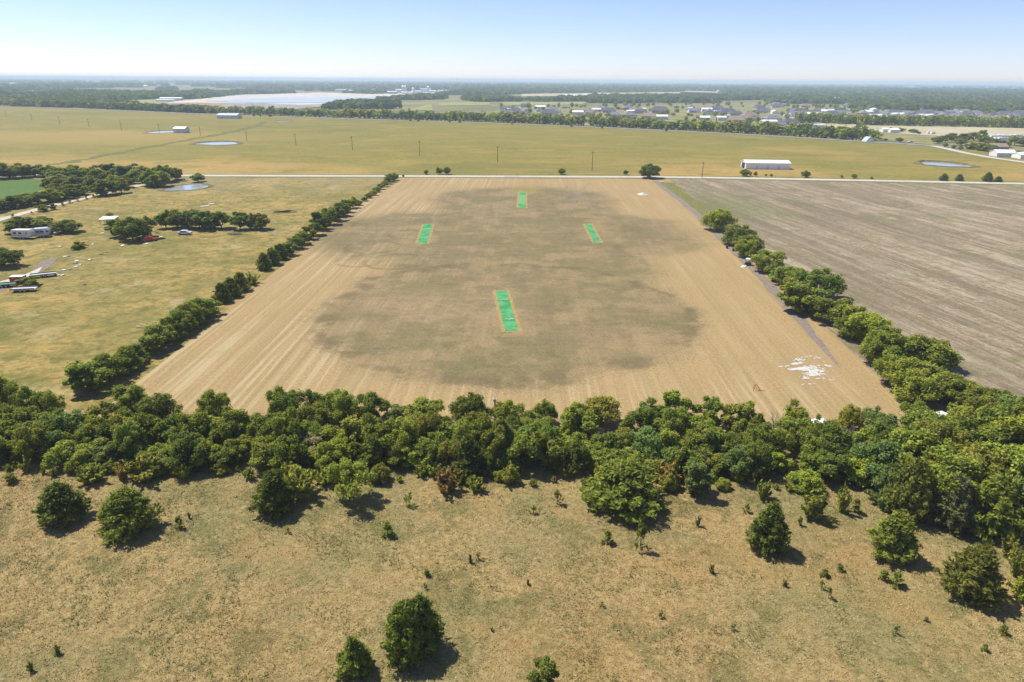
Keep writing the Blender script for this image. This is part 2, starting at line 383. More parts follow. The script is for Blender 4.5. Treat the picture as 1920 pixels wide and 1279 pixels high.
M = dict(meadow=mat_meadow(), field=mat_cricket(), pasture=mat_pasture_left(), plough=mat_plough(), far=mat_far_pasture(), land=mat_far_land(),
         leaf=mat_leaf(), grass=mat_grass(),
         bark=plain('bark', (.11, .085, .065), .9, .1, .3, 4), dead=plain('dead_wood', (.42, .40, .37), .85, .1, .2, 3), twig=plain('grey_twigs', (.27, .235, .20), .9, .1, .2, 3),
         gravel=mat_two('white_gravel', A(214, 204, 184), A(246, 238, 220), 1.2, .1), asphalt=mat_two('grey_asphalt', A(150, 148, 146), A(176, 174, 170), .2),
         track=mat_two('grey_dirt', A(152, 136, 122), A(178, 160, 142), 1.0, .12, .5), under=mat_two('bare_earth', A(168, 140, 104), A(198, 168, 128), .6, .08),
         verge=mat_two('green_verge', A(120, 124, 62), A(164, 154, 88), .7, .1, .5), crop=mat_two('green_crop', A(92, 124, 50), A(110, 140, 60), .5, .05, .4),
         ditch=mat_two('ditch_grass', A(108, 116, 54), A(146, 144, 72), .25, .05, .4), pale=mat_two('pale_field', A(206, 192, 150), A(222, 210, 172), .02),
         palegreen=mat_two('pale_green_field', A(164, 166, 92), A(186, 184, 112), .02), sand=mat_two('quarry_sand', A(226, 212, 190), A(248, 240, 226), .02, .006),
         brownbank=mat_two('brown_bank', A(180, 152, 118), A(200, 172, 138), .03), greybank=mat_two('grey_spoil', A(164, 156, 150), A(196, 190, 184), .02),
         townlawn=mat_two('town_lawn', A(146, 144, 84), A(182, 170, 114), .03, .008), bank=mat_two('pond_bank', A(110, 104, 66), A(146, 134, 88), .4),
         water=mat_water('pond_water', (.34, .37, .38), .14), lake=mat_water('lake_water', (.40, .44, .47), .25),
         wood=mat_two('woodland_floor', A(74, 82, 48), A(92, 98, 58), .02),
         white=plain('white_metal', (.80, .80, .79), .5, .4, .04, .5), galv=plain('galvanised_metal', (.52, .56, .60), .4, .5, .1, .6), dark=plain('dark_panel', (.03, .03, .035), .8),
         black=plain('black_rubber', (.025, .025, .025), .7), red=plain('red_paint', (.55, .05, .04), .5, .4), blue=plain('grey_blue_paint', (.25, .32, .42), .5),
         glass=plain('window_glass', (.05, .06, .08), .15, .6), pole=plain('weathered_pole', (.16, .13, .11), .9), timber=plain('pale_timber', (.66, .52, .30), .8, .2, .12, 5),
         lime=mat_two('white_lime', A(228, 220, 204), A(254, 252, 246), 1.2), wallw=plain('pale_siding', (.66, .63, .58), .8), wallb=plain('brown_brick', (.33, .22, .16), .9, .2, .2, 3),
         wallt=plain('tan_brick', (.52, .42, .32), .9, .2, .2, 3), roofg=plain('grey_shingle', (.20, .20, .23), .9, .15, .15, 1), roofd=plain('charcoal_shingle', (.12, .12, .145), .9, .15, .15, 1),
         roofb=plain('brown_shingle', (.27, .20, .16), .9, .15, .15, 1), rust=plain('rusty_metal', (.26, .15, .09), .8), tarp=plain('green_tarp', (.08, .22, .14), .6))

# ------------------------------------------------------------------ the ground
def sheet(name, pts, z, mat, px=True, kind='structure', label=None):
    V = [P(*p) for p in pts] if px else [np.array((*p[:2], 0.0)) for p in pts]
    V = np.array(V); V[:, 2] = z
    a = 0.0
    for i in range(len(V)):
        x1, y1 = V[i][:2]; x2, y2 = V[(i + 1) % len(V)][:2]; a += x1 * y2 - x2 * y1
    if a < 0: V = V[::-1]
    o = link(name, new_mesh(name, V, [tuple(range(len(V)))], mat)); tag(o, label, None, None, kind); return o
def smooth_line(pts, n=6):
    pts = np.array(pts, float); out = []
    for i in range(len(pts) - 1):
        p0 = pts[max(i - 1, 0)]; p1 = pts[i]; p2 = pts[i + 1]; p3 = pts[min(i + 2, len(pts) - 1)]
        for k in range(n):
            t = k / n
            out.append(.5 * ((2 * p1) + (p2 - p0) * t + (2 * p0 - 5 * p1 + 4 * p2 - p3) * t * t + (3 * p1 - p0 - 3 * p2 + p3) * t ** 3))
    out.append(pts[-1]); return np.array(out)
def strip(name, pxpts, width, z, mat, jitter=0.0, crown=0.0, kind='structure', label=None, taper=0.0):
    L = smooth_line([P(*p)[:2] for p in pxpts]); V = []; Fc = []
    L2 = []
    for a, b in zip(L[:-1], L[1:]):
        m = max(1, int(np.linalg.norm(b - a) / max(width * 2.0, 4))) if jitter else 1
        for k in range(min(m, 14)): L2.append(a + (b - a) * k / min(m, 14))
    L2.append(L[-1]); L = np.array(L2)
    for i, p in enumerate(L):
        d = L[min(i + 1, len(L) - 1)] - L[max(i - 1, 0)]; d /= np.linalg.norm(d) + 1e-9; nrm = np.array([-d[1], d[0]])
        j1, j2 = (1 + rng.normal(0, jitter), 1 + rng.normal(0, jitter)) if jitter else (1, 1)
        if taper: f_ = min(1.0, (len(L) - 1 - i) / (len(L) * taper) + .05); j1 *= f_; j2 *= f_
        V += [(*(p + nrm * width / 2 * j1), z), (*p, z + crown), (*(p - nrm * width / 2 * j2), z)]
    for i in range(len(L) - 1):
        b = i * 3
        Fc += [(b, b + 1, b + 4, b + 3), (b + 1, b + 2, b + 5, b + 4)]
    V = np.array(V)
    me = new_mesh(name, V, [tuple(reversed(f)) for f in Fc], mat)
    if me.polygons[0].normal.z < 0: me.flip_normals()
    o = link(name, me); tag(o, label, None, None, kind); return o

# the land out to the horizon: one disc built of rings
rings = [1, 200, 600, 1500, 4000, 10000, 22000, 45000]; NS = 48
V = [(0, 0, -.6)]; Fc = []
for r in rings[1:]:
    for k in range(NS): V.append((r * math.cos(2 * math.pi * k / NS), r * math.sin(2 * math.pi * k / NS), -.6))
for k in range(NS): Fc.append((0, 1 + k, 1 + (k + 1) % NS))
for i in range(len(rings) - 2):
    for k in range(NS): Fc.append((1 + i * NS + k, 1 + (i + 1) * NS + k, 1 + (i + 1) * NS + (k + 1) % NS, 1 + i * NS + (k + 1) % NS))
tag(link('ground', new_mesh('ground', V, Fc, M['land'])), kind='structure')
ROADPX = [(-700, 322), (-200, 326), (330, 329), (640, 330), (960, 331), (1280, 332.6), (1600, 338), (1920, 344.5), (2300, 352)]
HWYPX = [(-500, 189), (-150, 196), (125, 203), (360, 213), (590, 220.5), (640, 222.5), (960, 232), (1280, 246), (1450, 255), (1613, 265), (1693, 269.5), (1750, 273.5), (1920, 285), (2200, 300)]
roadW = [P(*p)[:2] for p in ROADPX]; hwyW = [P(*p)[:2] for p in HWYPX]
XL, XR = P(250, 750)[0], P(1680, 745)[0]
YB = 97.0
fl, fr = P(740, 336), P(1238, 336)
TY = 100.0
sheet('pasture_base', [(-700, 15), (700, 15), (900, 420), (-900, 420)], -.05, M['under'], px=False)
sheet('meadow', [(-130, 18), (130, 18), (130, YB - 9), (-130, YB - 9)], 0.0, M['meadow'], px=False)
sheet('hedge_floor', [(-130, YB - 9), (130, YB - 9), (130, YB), (-130, YB)], 0.0, M['under'], px=False)
ry = lambda x: np.interp(x, [q[0] for q in roadW], [q[1] for q in roadW])
LX0, LX1 = P(215, 752)[0], P(728, 337)[0]     # the tree line on the west side of the field
RX0, RX1 = P(1700, 760)[0], P(1262, 340)[0]
sheet('cricket_field', [(LX0, YB), (RX0, YB), (RX1, ry(RX1) - 3), (LX1, ry(LX1) - 3)], 0.0, M['field'], px=False)
sheet('west_pasture', [(-560, YB), (LX0, YB), (LX1, ry(LX1) - 3), (-560, ry(-560) - 3)], 0.0, M['pasture'], px=False)
sheet('ploughed_field', [(RX0, YB), (520, YB), (520, ry(520) - 3), (RX1, ry(RX1) - 3)], 0.0, M['plough'], px=False)
ns = sorted([tuple(q) for q in roadW]); ns_h = sorted([tuple(q) for q in hwyW], reverse=True)
sheet('far_pasture', [(q[0], q[1] - 3) for q in ns] + ns_h, 0.0, M['far'], px=False)
strip('road_verge', ROADPX, 15, .02, M['verge'], .12)
strip('gravel_road', ROADPX, 7.0, .06, M['gravel'], .03, .05)
strip('highway_verge', [(p[0], p[1]) for p in HWYPX], 24, .05, M['verge'], .1)
strip('highway', HWYPX, 13, .12, M['asphalt'], 0, .05)
strip('side_road', [(1750, 274), (1775, 279), (1810, 287), (1860, 296), (1920, 304.5), (2050, 325)], 7, .16, M['gravel'], .05)
strip('lane', [(-60, 428), (0, 412), (70, 393), (130, 378), (200, 362), (262, 347), (300, 337), (330, 331)], 4.2, .05, M['gravel'], .1)
strip('field_track', [(1228, 340), (1262, 365), (1305, 400), (1352, 445), (1400, 492), (1440, 532), (1480, 578), (1525, 630), (1575, 690)], 3.0, .03, M['track'], .15, taper=.22)
strip('east_verge', [(1246, 342), (1275, 362), (1310, 392), (1335, 415)], 7.5, .02, M['verge'], .2)
strip('ditch', [(100, 309), (165, 298), (270, 278), (380, 258), (440, 246), (482, 236), (494, 228)], 8, .06, M['ditch'], .4)
sheet('green_crop_field', [(-140, 345), (0, 337), (60, 336), (100, 339), (92, 352), (50, 366), (0, 378), (-140, 395)], .05, M['crop'])
sheet('yard_track', [(0, 533), (30, 522), (60, 508), (75, 492), (100, 482), (108, 484), (95, 500), (70, 513), (40, 528), (0, 548)], .03, M['track'])
sheet('yard_track.001', [(-60, 545), (0, 528), (40, 518), (80, 500), (72, 511), (35, 525), (0, 539), (-60, 560)], .05, M['gravel'])
# far fields
def far_sheet(name, pts, mat, z=.1): return sheet(name, pts, z, M[mat])
far_sheet('town_lawn', [(895, 229), (915, 212), (960, 202), (1160, 198), (1400, 194), (1660, 206), (1930, 212), (1960, 305), (1750, 271), (1640, 261), (1280, 243)], 'townlawn', -.2)
far_sheet('tan_field', [(1480, 224), (1640, 236), (1800, 238), (1980, 242), (2000, 262), (1840, 259), (1740, 254), (1600, 245)], 'pale', .05)
CLEAR = []
for nm, pts, mt in (
    ('green_field', [(758, 208), (808, 195), (812, 207)], 'palegreen'), ('green_field', [(822, 192.5), (918, 191.5), (918, 197.5), (824, 198.5)], 'palegreen'),
    ('green_field', [(938, 192), (1105, 190.5), (1090, 196.5), (945, 197)], 'palegreen'), ('pale_field', [(975, 176), (1282, 172.5), (1345, 174), (1340, 177), (1280, 178.5), (980, 180.5)], 'pale'),
    ('pale_field', [(1280, 170), (1352, 172), (1348, 179.5), (1270, 179.5)], 'pale'), ('pale_field', [(28, 171.5), (117, 170.5), (112, 175), (30, 177)], 'pale'),
    ('pale_field', [(-20, 181), (70, 180), (60, 184.5), (-20, 186)], 'palegreen'), ('pale_field', [(235, 158.5), (290, 158), (292, 161), (240, 161)], 'pale'),
    ('green_field', [(195, 190), (335, 184), (300, 196), (200, 197.5)], 'palegreen'),
    ('quarry_shore', [(255, 199), (330, 190), (440, 178.5), (600, 173.5), (700, 176.5), (818, 171), (868, 168.5), (862, 174), (800, 181), (760, 185), (700, 190), (640, 196), (560, 204), (400, 204), (300, 201)], 'sand'),
    ('pale_field', [(1540, 178), (1640, 178), (1640, 181), (1545, 181)], 'pale'), ('green_field', [(1510, 202.5), (1680, 206), (1680, 209), (1510, 206)], 'palegreen')):
    far_sheet(nm, pts, mt, .15); CLEAR.append(np.array([P(*p)[:2] for p in pts]))
far_sheet('quarry_bank', [(255, 199), (300, 193), (420, 193), (480, 194), (415, 203), (320, 202)], 'brownbank', .4)
far_sheet('quarry_spoil', [(408, 201), (430, 195.5), (475, 192.5), (560, 197), (640, 194), (600, 201), (540, 206), (430, 205)], 'greybank', .45)
sheet('quarry_lake', [(385, 190), (440, 186), (520, 183.8), (640, 183), (705, 182.6), (722, 185.5), (690, 189.5), (640, 192.3), (560, 193.2), (480, 193), (425, 191.6)], .6, M['lake'])
CLEAR.append(np.array([P(*p)[:2] for p in [(160, 202), (255, 197), (335, 185), (640, 196), (600, 206), (540, 214.5), (360, 208.5)]]))
CLEAR.append(np.array([P(*p)[:2] for p in [(885, 230), (915, 212), (960, 202), (1160, 198), (1400, 194), (1660, 206), (1930, 212), (2100, 330), (1750, 275), (1640, 266), (1280, 247), (960, 234)]]))

# ponds: a raised bank ring with the water inside it
def pond(px, py, wpx, hpx, rise=.7, label=None):
    c = P(px, py); a = P(px + wpx / 2, py); r = abs(a[0] - c[0]); b = abs(P(px, py - hpx / 2)[1] - P(px, py + hpx / 2)[1]) / 2
    V = []; Fc = []; n = 40; W = []
    ph = rng.uniform(0, 6, 3)
    for k in range(n):
        t = 2 * math.pi * k / n; q = 1 + .10 * math.sin(2 * t + ph[0]) + .07 * math.sin(3 * t + ph[1]) + .04 * math.sin(5 * t + ph[2])
        for m, (s, z) in enumerate(((1.30, .02), (1.14, rise), (1.06, rise), (.97, .02))):
            far = 1.0 if math.sin(t) > -.1 else .45
            V.append((c[0] + r * s * q * math.cos(t), c[1] + b * s * q * math.sin(t), z * far if z > .1 else z))
        W.append((c[0] + r * 1.0 * q * math.cos(t), c[1] + b * 1.0 * q * math.sin(t), .06))
    for k in range(n):
        for m in range(3): Fc.append((k * 4 + m, (k + 1) % n * 4 + m, (k + 1) % n * 4 + m + 1, k * 4 + m + 1))
    tag(link('pond_bank', new_mesh('pond_bank', V, Fc, M['bank'])), kind='structure')
    tag(link('pond', new_mesh('pond', W, [tuple(range(n))], M['water'])), kind='structure')
pond(409, 269, 72, 7); pond(307, 247.5, 46, 5, .5); pond(532, 227.5, 24, 2.2, .5); pond(1769, 308.5, 74, 9, 1.0); pond(352, 351.5, 62, 13, .3)

# ------------------------------------------------------------------ plant shapes
def unit(v): return v / (np.linalg.norm(v, axis=-1, keepdims=True) + 1e-9)
def rand_dirs(n, r): return unit(r.normal(size=(n, 3)))
def cards(C, N, L, W, r, T=None):
    n = len(C)
    if T is None: T = np.cross(N, rand_dirs(n, r))
    T = unit(T - N * (T * N).sum(1, keepdims=True)); B = np.cross(N, T)
    L = np.broadcast_to(np.asarray(L), (n,))[:, None]; W = np.broadcast_to(np.asarray(W), (n,))[:, None]
    V = np.stack([C - T * L / 2, C + B * W / 2 - T * L * .05 , C + T * L / 2, C - B * W / 2 - T * L * .05], 1).reshape(-1, 3)
    Fq = np.arange(n * 4).reshape(n, 4)
    return V, Fq
def leaf_mesh(name, C, N, L, W, r, T=None):
    V, Fq = cards(C, N, L, W, r, T)
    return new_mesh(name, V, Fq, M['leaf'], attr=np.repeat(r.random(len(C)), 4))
def broad_tree(seed, H=7.0, Wd=6.4, n=9500, clear=.10, nl=24, gap=0.0, leaf=.29):
    """a crown of many uneven leaf clumps carried on forking limbs"""
    r = np.random.default_rng(seed); lobes = []
    for i in range(nl):
        for _ in range(80):
            d = r.normal(size=3); d /= np.linalg.norm(d); rad = r.uniform(.2, 1) ** .5 * r.choice([1, 1, 1, 1.15])
            zf = d[2] * rad * .5 + .5
            taper = 1.0 - .22 * max(0, zf - .6) / .4 - .12 * max(0, .3 - zf) / .3
            c = np.array([d[0] * rad * Wd * .47 * taper, d[1] * rad * Wd * .47 * taper, H * (clear + .08) + zf * H * (.86 - clear - .08)])
            if all(np.linalg.norm((c - l[0]) * [1, 1, 1.2]) > 1.15 * l[1] for l in lobes): break
        lobes.append((c, Wd * r.uniform(.07, .16)))
    lc = np.array([l[0] for l in lobes]); lr = np.array([l[1] for l in lobes])
    k = r.choice(nl, n * 2, p=lr ** 2 / (lr ** 2).sum()); u = rand_dirs(n * 2, r); u[:, 2] = np.where(u[:, 2] < -.8, -u[:, 2] * .6, u[:, 2]); u = unit(u)
    inner = r.random(n * 2) < .16
    rr = np.where(inner, r.uniform(.3, .8, n * 2), r.uniform(.6, 1.15, n * 2) + (r.random(n * 2) < .25) * r.uniform(0, .45, n * 2))
    C = lc[k] + u * (lr[k] * rr)[:, None] * np.array([1.0, 1.0, 1.0])
    dmin = np.min(np.linalg.norm(C[:, None] - lc[None], axis=2) / lr[None] + (np.arange(nl)[None] == k[:, None]) * 9, 1)
    keep = ((dmin > .66) | inner) & (r.random(n * 2) > gap); C = C[keep][:n]; u = u[keep][:n]
    C[:, 2] *= (H * .98) / C[:, 2].max(); C[:, 2] = np.clip(C[:, 2], .08, None)
    N = unit(u * .35 + rand_dirs(len(C), r) * .85 + np.array([0, 0, .75]))
    s = r.uniform(.6, 1.4, len(C)) * leaf
    crown = leaf_mesh('crown', C, N, s * 1.2, s * .70, r)
    mb = MB(); tr = .020 * H
    fork = np.array([r.normal(0, .1), r.normal(0, .1), H * max(.14, clear * 1.1)])
    mb.tube([(0, 0, -.15), (0, 0, .15), fork * [.5, .5, .5], fork], [tr * 1.7, tr * 1.25, tr, tr * .9], 8)
    for i in range(min(nl, 9)):
        e = lc[i]; m = fork + (e - fork) * .5 + r.normal(0, .2, 3)
        mb.tube([fork - [0, 0, .15], m, e + (e - fork) * .12], [tr * .6, tr * .38, tr * .12], 5)
    return dict(crown=crown, trunk=mb.mesh('trunk', M['bark']), H=H, W=Wd)
def cedar_tree(seed, H=5.5, Wd=4.6, n=9500, point=.75, low=.03, tips=4, open_=0.0, spray=.36, nb=230):
    """shaggy juniper: sprays crowd the ends of many rising branches, with dark gaps between them"""
    r = np.random.default_rng(seed)
    stems = [(0.0, 0.0, 1.0)] + [(r.normal(0, .22) * Wd * .5, r.normal(0, .22) * Wd * .5, r.uniform(.70, .96)) for _ in range(tips)]
    ph = r.uniform(0, 6.28, 8); Cs = []; Ts = []; Ns = []; nb = max(14, int(nb)); mb = MB(); q = .016 * H
    per = max(6, n // nb)
    for b in range(nb):
        sx, sy, hs = stems[0] if r.random() < .5 or tips == 0 else stems[r.integers(1, tips + 1)]
        t = r.random() ** .85; a = r.uniform(0, 2 * math.pi)
        prof = .72 + .28 * math.sqrt(t / .26) if t < .26 else max(0.0, 1 - (t - .26) / .74) ** point
        lump = 1 + .12 * math.sin(3 * a + ph[0] + 5 * t) + .08 * math.sin(5 * a + ph[1] - 9 * t)
        wd = Wd * .5 * (1.0 if sx == 0 else .66); rad = wd * prof * lump * r.choice([1.0, .97, .9, .8, .55], p=[.35, .25, .2, .1, .1])
        tip = np.array([sx + math.cos(a) * rad, sy + math.sin(a) * rad, H * hs * (low + (1 - low) * (t * .93 + .02))])
        root = np.array([sx * .6, sy * .6, max(.05, tip[2] - rad * r.uniform(.3, .7) - .1)])
        d = tip - root; L = np.linalg.norm(d); d = d / (L + 1e-6); cl = max(.14, .085 * Wd * r.uniform(.7, 1.3))
        m = int(per * r.uniform(.6, 1.4)); k = r.beta(2.2, 1.0, m)[:, None]
        C = root + (tip - root) * (.35 + .72 * k) + r.normal(size=(m, 3)) * cl * (1.25 - k) * .75
        Cs.append(C); out = np.array([math.cos(a), math.sin(a), .2])
        T = unit(d[None] * .9 + np.array([0, 0, .55]) + rand_dirs(m, r) * .55); Ts.append(T); Ns.append(unit(out[None] * .45 + np.array([0, 0, .6]) + rand_dirs(m, r) * .7))
    C = np.concatenate(Cs); T = np.concatenate(Ts); N = np.concatenate(Ns); C[:, 2] = np.clip(C[:, 2], .05, None)
    if open_:
        k = r.random(len(C)) > open_; C, T, N = C[k], T[k], N[k]
    s = r.uniform(.6, 1.35, len(C)) * spray
    crown = leaf_mesh('crown', C, N, s * 1.35, s * .42, r, T)
    mb.tube([(0, 0, -.1), (0, 0, H * .4), (0, 0, H * .85)], [q * 1.5, q, q * .3], 7)
    for (sx, sy, hs) in stems[1:]:
        mb.tube([(0, 0, .15), (sx * .8, sy * .8, H * .35 * hs), (sx, sy, H * .7 * hs)], [q * .8, q * .6, q * .2], 5)
    return dict(crown=crown, trunk=mb.mesh('trunk', M['bark']), H=H, W=Wd)
def shrub(seed, H=3.0, Wd=3.0, n=1100, nb=22, spray=.34):
    """open feathery shrub: sprays along rising branches"""
    r = np.random.default_rng(seed); mb = MB(); C = []; T = []
    for i in range(nb):
        a = r.uniform(0, 6.28); lean = r.uniform(.1, .95); h = H * r.uniform(.55, 1.0) * (1 - .35 * lean)
        e = np.array([math.cos(a) * lean * Wd * .5, math.sin(a) * lean * Wd * .5, h]); m = np.array([e[0] * .55, e[1] * .55, h * .4])
        mb.tube([(0, 0, -.05), m, e], [.05, .03, .01], 4)
        k = n // nb; t = r.uniform(.12, 1.0, k)[:, None]; p = (1 - t) ** 2 * 0 + 2 * t * (1 - t) * m + t * t * e
        d = unit(e - m)[None] + rand_dirs(k, r) * .8; C.append(p + rand_dirs(k, r) * (.28 * (1.15 - t)) * Wd * .38); T.append(unit(d))
    C = np.concatenate(C); T = np.concatenate(T); C[:, 2] = np.clip(C[:, 2], .05, None)
    N = unit(rand_dirs(len(C), r) + np.array([0, 0, .8])); s = r.uniform(.6, 1.3, len(C)) * spray
    return dict(crown=leaf_mesh('foliage', C, N, s * 1.3, s * .5, r, T), trunk=mb.mesh('stems', M['bark']), H=H, W=Wd)
def far_tree(seed, H=9.0, Wd=8.0, n=220):
    r = np.random.default_rng(seed)
    u = rand_dirs(n, r); lump = 1 + .22 * np.sin(3 * u[:, 0] * 2 + seed) + .2 * np.sin(4 * u[:, 1] * 2 + 2 * seed)
    C = u * np.array([Wd * .44, Wd * .44, H * .46]) * lump[:, None] * r.uniform(.7, 1.05, n)[:, None] + [0, 0, H * .48]
    C[:, 2] = np.clip(C[:, 2], .3, None)
    N = unit(u + rand_dirs(n, r) * .5); s = r.uniform(.75, 1.3, n) * 1.75
    V, Fq = cards(C, N, s, s * .8, r)
    V2 = np.concatenate([V, np.array([(-.3, 0, -.6), (.3, 0, -.6), (.2, 0, H * .5), (-.2, 0, H * .5), (0, -.3, -.6), (0, .3, -.6), (0, .2, H * .5), (0, -.2, H * .5)])])
    Fq = np.concatenate([Fq, np.array([[len(V) + i for i in range(4)], [len(V) + 4 + i for i in range(4)]])])
    return dict(mesh=new_mesh('far_tree', V2, Fq, M['leaf'], attr=np.concatenate([np.repeat(r.random(n), 4), np.zeros(8)])), H=H, W=Wd)
def dead_tree(seed, H=6.0, mat='dead'):
    r = np.random.default_rng(seed); mb = MB()
    def grow(p, d, L, rad, lvl):
        m = p + d * L * .5 + r.normal(0, .12 * L, 3) * .6; e = p + d * L + r.normal(0, .1 * L, 3)
        mb.tube([p, m, e], [rad, rad * .8, rad * .55], 5)
        if lvl == 0: return
        for _ in range(3 if lvl > 1 else 4):
            nd = unit((d + r.normal(0, .65, 3) + np.array([0, 0, .12]))[None])[0]; grow(e if r.random() < .6 else m, nd, L * r.uniform(.55, .8), rad * .55, lvl - 1)
    grow(np.array([0, 0, -.1]), np.array([0, 0, 1.0]), H * .33, H * .03, 4)
    return mb.mesh('bare_branches', M[mat])
BR = [broad_tree(1, clear=.08), broad_tree(2, 7, 5.6, nl=22, clear=.04), broad_tree(3, 7.5, 6.8, nl=32, clear=.05), broad_tree(4, 6.5, 6.0, gap=.2, nl=22, clear=.06), broad_tree(5, 7, 5.2, clear=.0, nl=22),
      broad_tree(6, 7, 6.6, 5600, gap=.3, nl=18, clear=.16), broad_tree(7, 8, 6.2, clear=.0, nl=32), broad_tree(8, 6, 6.6, clear=.0, nl=30), broad_tree(9, 6.6, 6.0, clear=.0, nl=34, leaf=.25)]
CD = [cedar_tree(21), cedar_tree(22, 5.6, 4.4, point=.62, tips=3), cedar_tree(23, 5.2, 5.2, point=.55, tips=6), cedar_tree(24, 6.0, 4.2, point=.95, tips=1)]
SH = [shrub(31), shrub(32, 2.8, 3.2, 900, 18), shrub(33, 3.2, 2.6, 1200, 24)]
SP = [cedar_tree(41, 1.6, .9, 330, .9, .03, 0, 0, .22, 22), cedar_tree(42, 1.4, 1.1, 300, .7, .03, 2, .1, .20, 18), cedar_tree(43, 1.8, .8, 280, 1.0, .03, 1, .1, .24, 16), shrub(44, 1.4, 1.3, 260, 9, .2), cedar_tree(45, 1.5, 1.2, 260, .6, .03, 3, .25, .2, 14), shrub(46, 1.6, 1.0, 200, 7, .2)]
FT = [far_tree(51), far_tree(52, 9, 7), far_tree(53, 8.5, 9), far_tree(54, 10, 7.5)]

# foliage colours (base colours of the leaves)
GREEN = dict(mid=(.212, .252, .052), dark=(.168, .212, .048), olive=(.230, .242, .056), yellow=(.255, .295, .048), blue=(.158, .218, .075), tan=(.29, .215, .08), grey=(.23, .235, .11))
GWORD = dict(mid='mid-green', dark='dark green', olive='olive', yellow='yellow-green', blue='blue-green', tan='browning', grey='grey-green')
def jit(c, a=.22):
    k = 1 + random.uniform(-a, a); return (c[0] * k * (1 + random.uniform(-.08, .08)), c[1] * k, c[2] * k, 1.0)
def plant(name, kind, base, h, w, label, cat, group, colour, rz=None, wy=1.0):
    o = empty(name, base, random.uniform(0, 6.28) if rz is None else rz)
    sx = w / kind['W']; o.scale = (sx, sx * wy, h / kind['H'])
    tag(o, label, cat, group)
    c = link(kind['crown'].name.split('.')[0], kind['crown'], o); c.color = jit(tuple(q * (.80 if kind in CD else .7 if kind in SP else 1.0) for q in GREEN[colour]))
    link(kind['trunk'].name.split('.')[0], kind['trunk'], o)
    return o
def px_plant(name, kind, px, base_py, top_py, wpx, label, cat='tree', group=None, colour='mid', **k):
    b = P(px, base_py); h = max(.4, height_at(b, top_py)); w = wpx * proj(b)[2] / F_PX * (.86 if kind in CD else 1.0)
    return plant(name, kind, b, h, w, label, cat, group, colour, **k)

# ------------------------------------------------------------------ grass tufts over the meadow (nobody could count them)
def vnoise(x, y, s, seed=0):
    x = np.asarray(x) / s; y = np.asarray(y) / s; xi = np.floor(x).astype(int); yi = np.floor(y).astype(int); fx = x - xi; fy = y - yi
    fx = fx * fx * (3 - 2 * fx); fy = fy * fy * (3 - 2 * fy)
    def h(a, b):
        v = np.sin(a * 127.1 + b * 311.7 + seed * 74.7) * 43758.5453; return v - np.floor(v)
    return (h(xi, yi) * (1 - fx) + h(xi + 1, yi) * fx) * (1 - fy) + (h(xi, yi + 1) * (1 - fx) + h(xi + 1, yi + 1) * fx) * fy
def grass(name, x, y, hmin, hmax, wid, pal, label, seed):
    r = np.random.default_rng(seed); n = len(x); h = r.uniform(hmin, hmax, n); V = []; K = []
    for b in range(3):
        a = r.uniform(0, 6.28, n); lean = r.uniform(.5, 1.6, n) * h; w = wid * r.uniform(.6, 1.3, n)
        bx = x + r.normal(0, .10, n); by = y + r.normal(0, .10, n); dx, dy = np.cos(a), np.sin(a)
        p0 = np.stack([bx - dy * w, by + dx * w, np.zeros(n)], 1); p1 = np.stack([bx + dy * w, by - dx * w, np.zeros(n)], 1)
        p2 = np.stack([bx + dx * lean, by + dy * lean, h * r.uniform(.6, 1, n)], 1); V.append(np.stack([p0, p1, p2], 1))
        k = pal * r.uniform(.85, 1.15, n)[:, None]; K.append(np.repeat(k[:, None], 3, 1))
    V = np.concatenate(V).reshape(-1, 3); K = np.concatenate(K).reshape(-1, 3); K = np.concatenate([K, np.ones((len(K), 1))], 1)
    Fq = np.arange(len(V)).reshape(-1, 3)
    return tag(link(name, new_mesh(name, V, Fq, M['grass'], cattr=K)), label, 'grass', None, 'stuff')
r = np.random.default_rng(5); N0 = 130000
gy = 40 + (90 - 40) * r.random(N0); gx = (r.random(N0) - .5) * 2 * (gy * .78 + 22)
g1 = vnoise(gx, gy, 7, 1) * .6 + vnoise(gx, gy, 2.2, 2) * .4; g2 = vnoise(gx, gy, 13, 3)
STR, GRN, PALE, RUS = np.array(A(212, 182, 124)), np.array(A(150, 144, 84)), np.array(A(224, 204, 164)), np.array(A(190, 150, 96))
k = np.clip((g1 - .45) * 4, 0, .8)[:, None]; pal = STR * (1 - k) + GRN * k
k = np.clip((g2 - .62) * 4, 0, .7)[:, None]; pal = pal * (1 - k) + RUS * k
pm = r.random(N0) < .04; pal[pm] = PALE
keep = r.random(N0) < .45 + .55 * vnoise(gx, gy, 3.2, 9)
grass('dry_grass', gx[keep], gy[keep], .07, .22, .035, pal[keep] * 1.15, 'dry straw-coloured grass tufts covering the foreground meadow', 6)
# taller green weeds in patches
N1 = 30000; gy = 42 + 46 * r.random(N1); gx = (r.random(N1) - .5) * 2 * (gy * .78 + 22)
w1 = vnoise(gx, gy, 5, 21) * .55 + vnoise(gx, gy, 1.6, 22) * .45; keep = w1 > .62; gx, gy = gx[keep], gy[keep]
pal = np.array(A(134, 136, 78)) * np.ones((len(gx), 1)) + np.array([.03, .02, .0]) * r.random((len(gx), 1))
grass('green_weeds', gx, gy, .10, .30, .05, pal, 'clumps of low green weeds in the foreground meadow', 8)

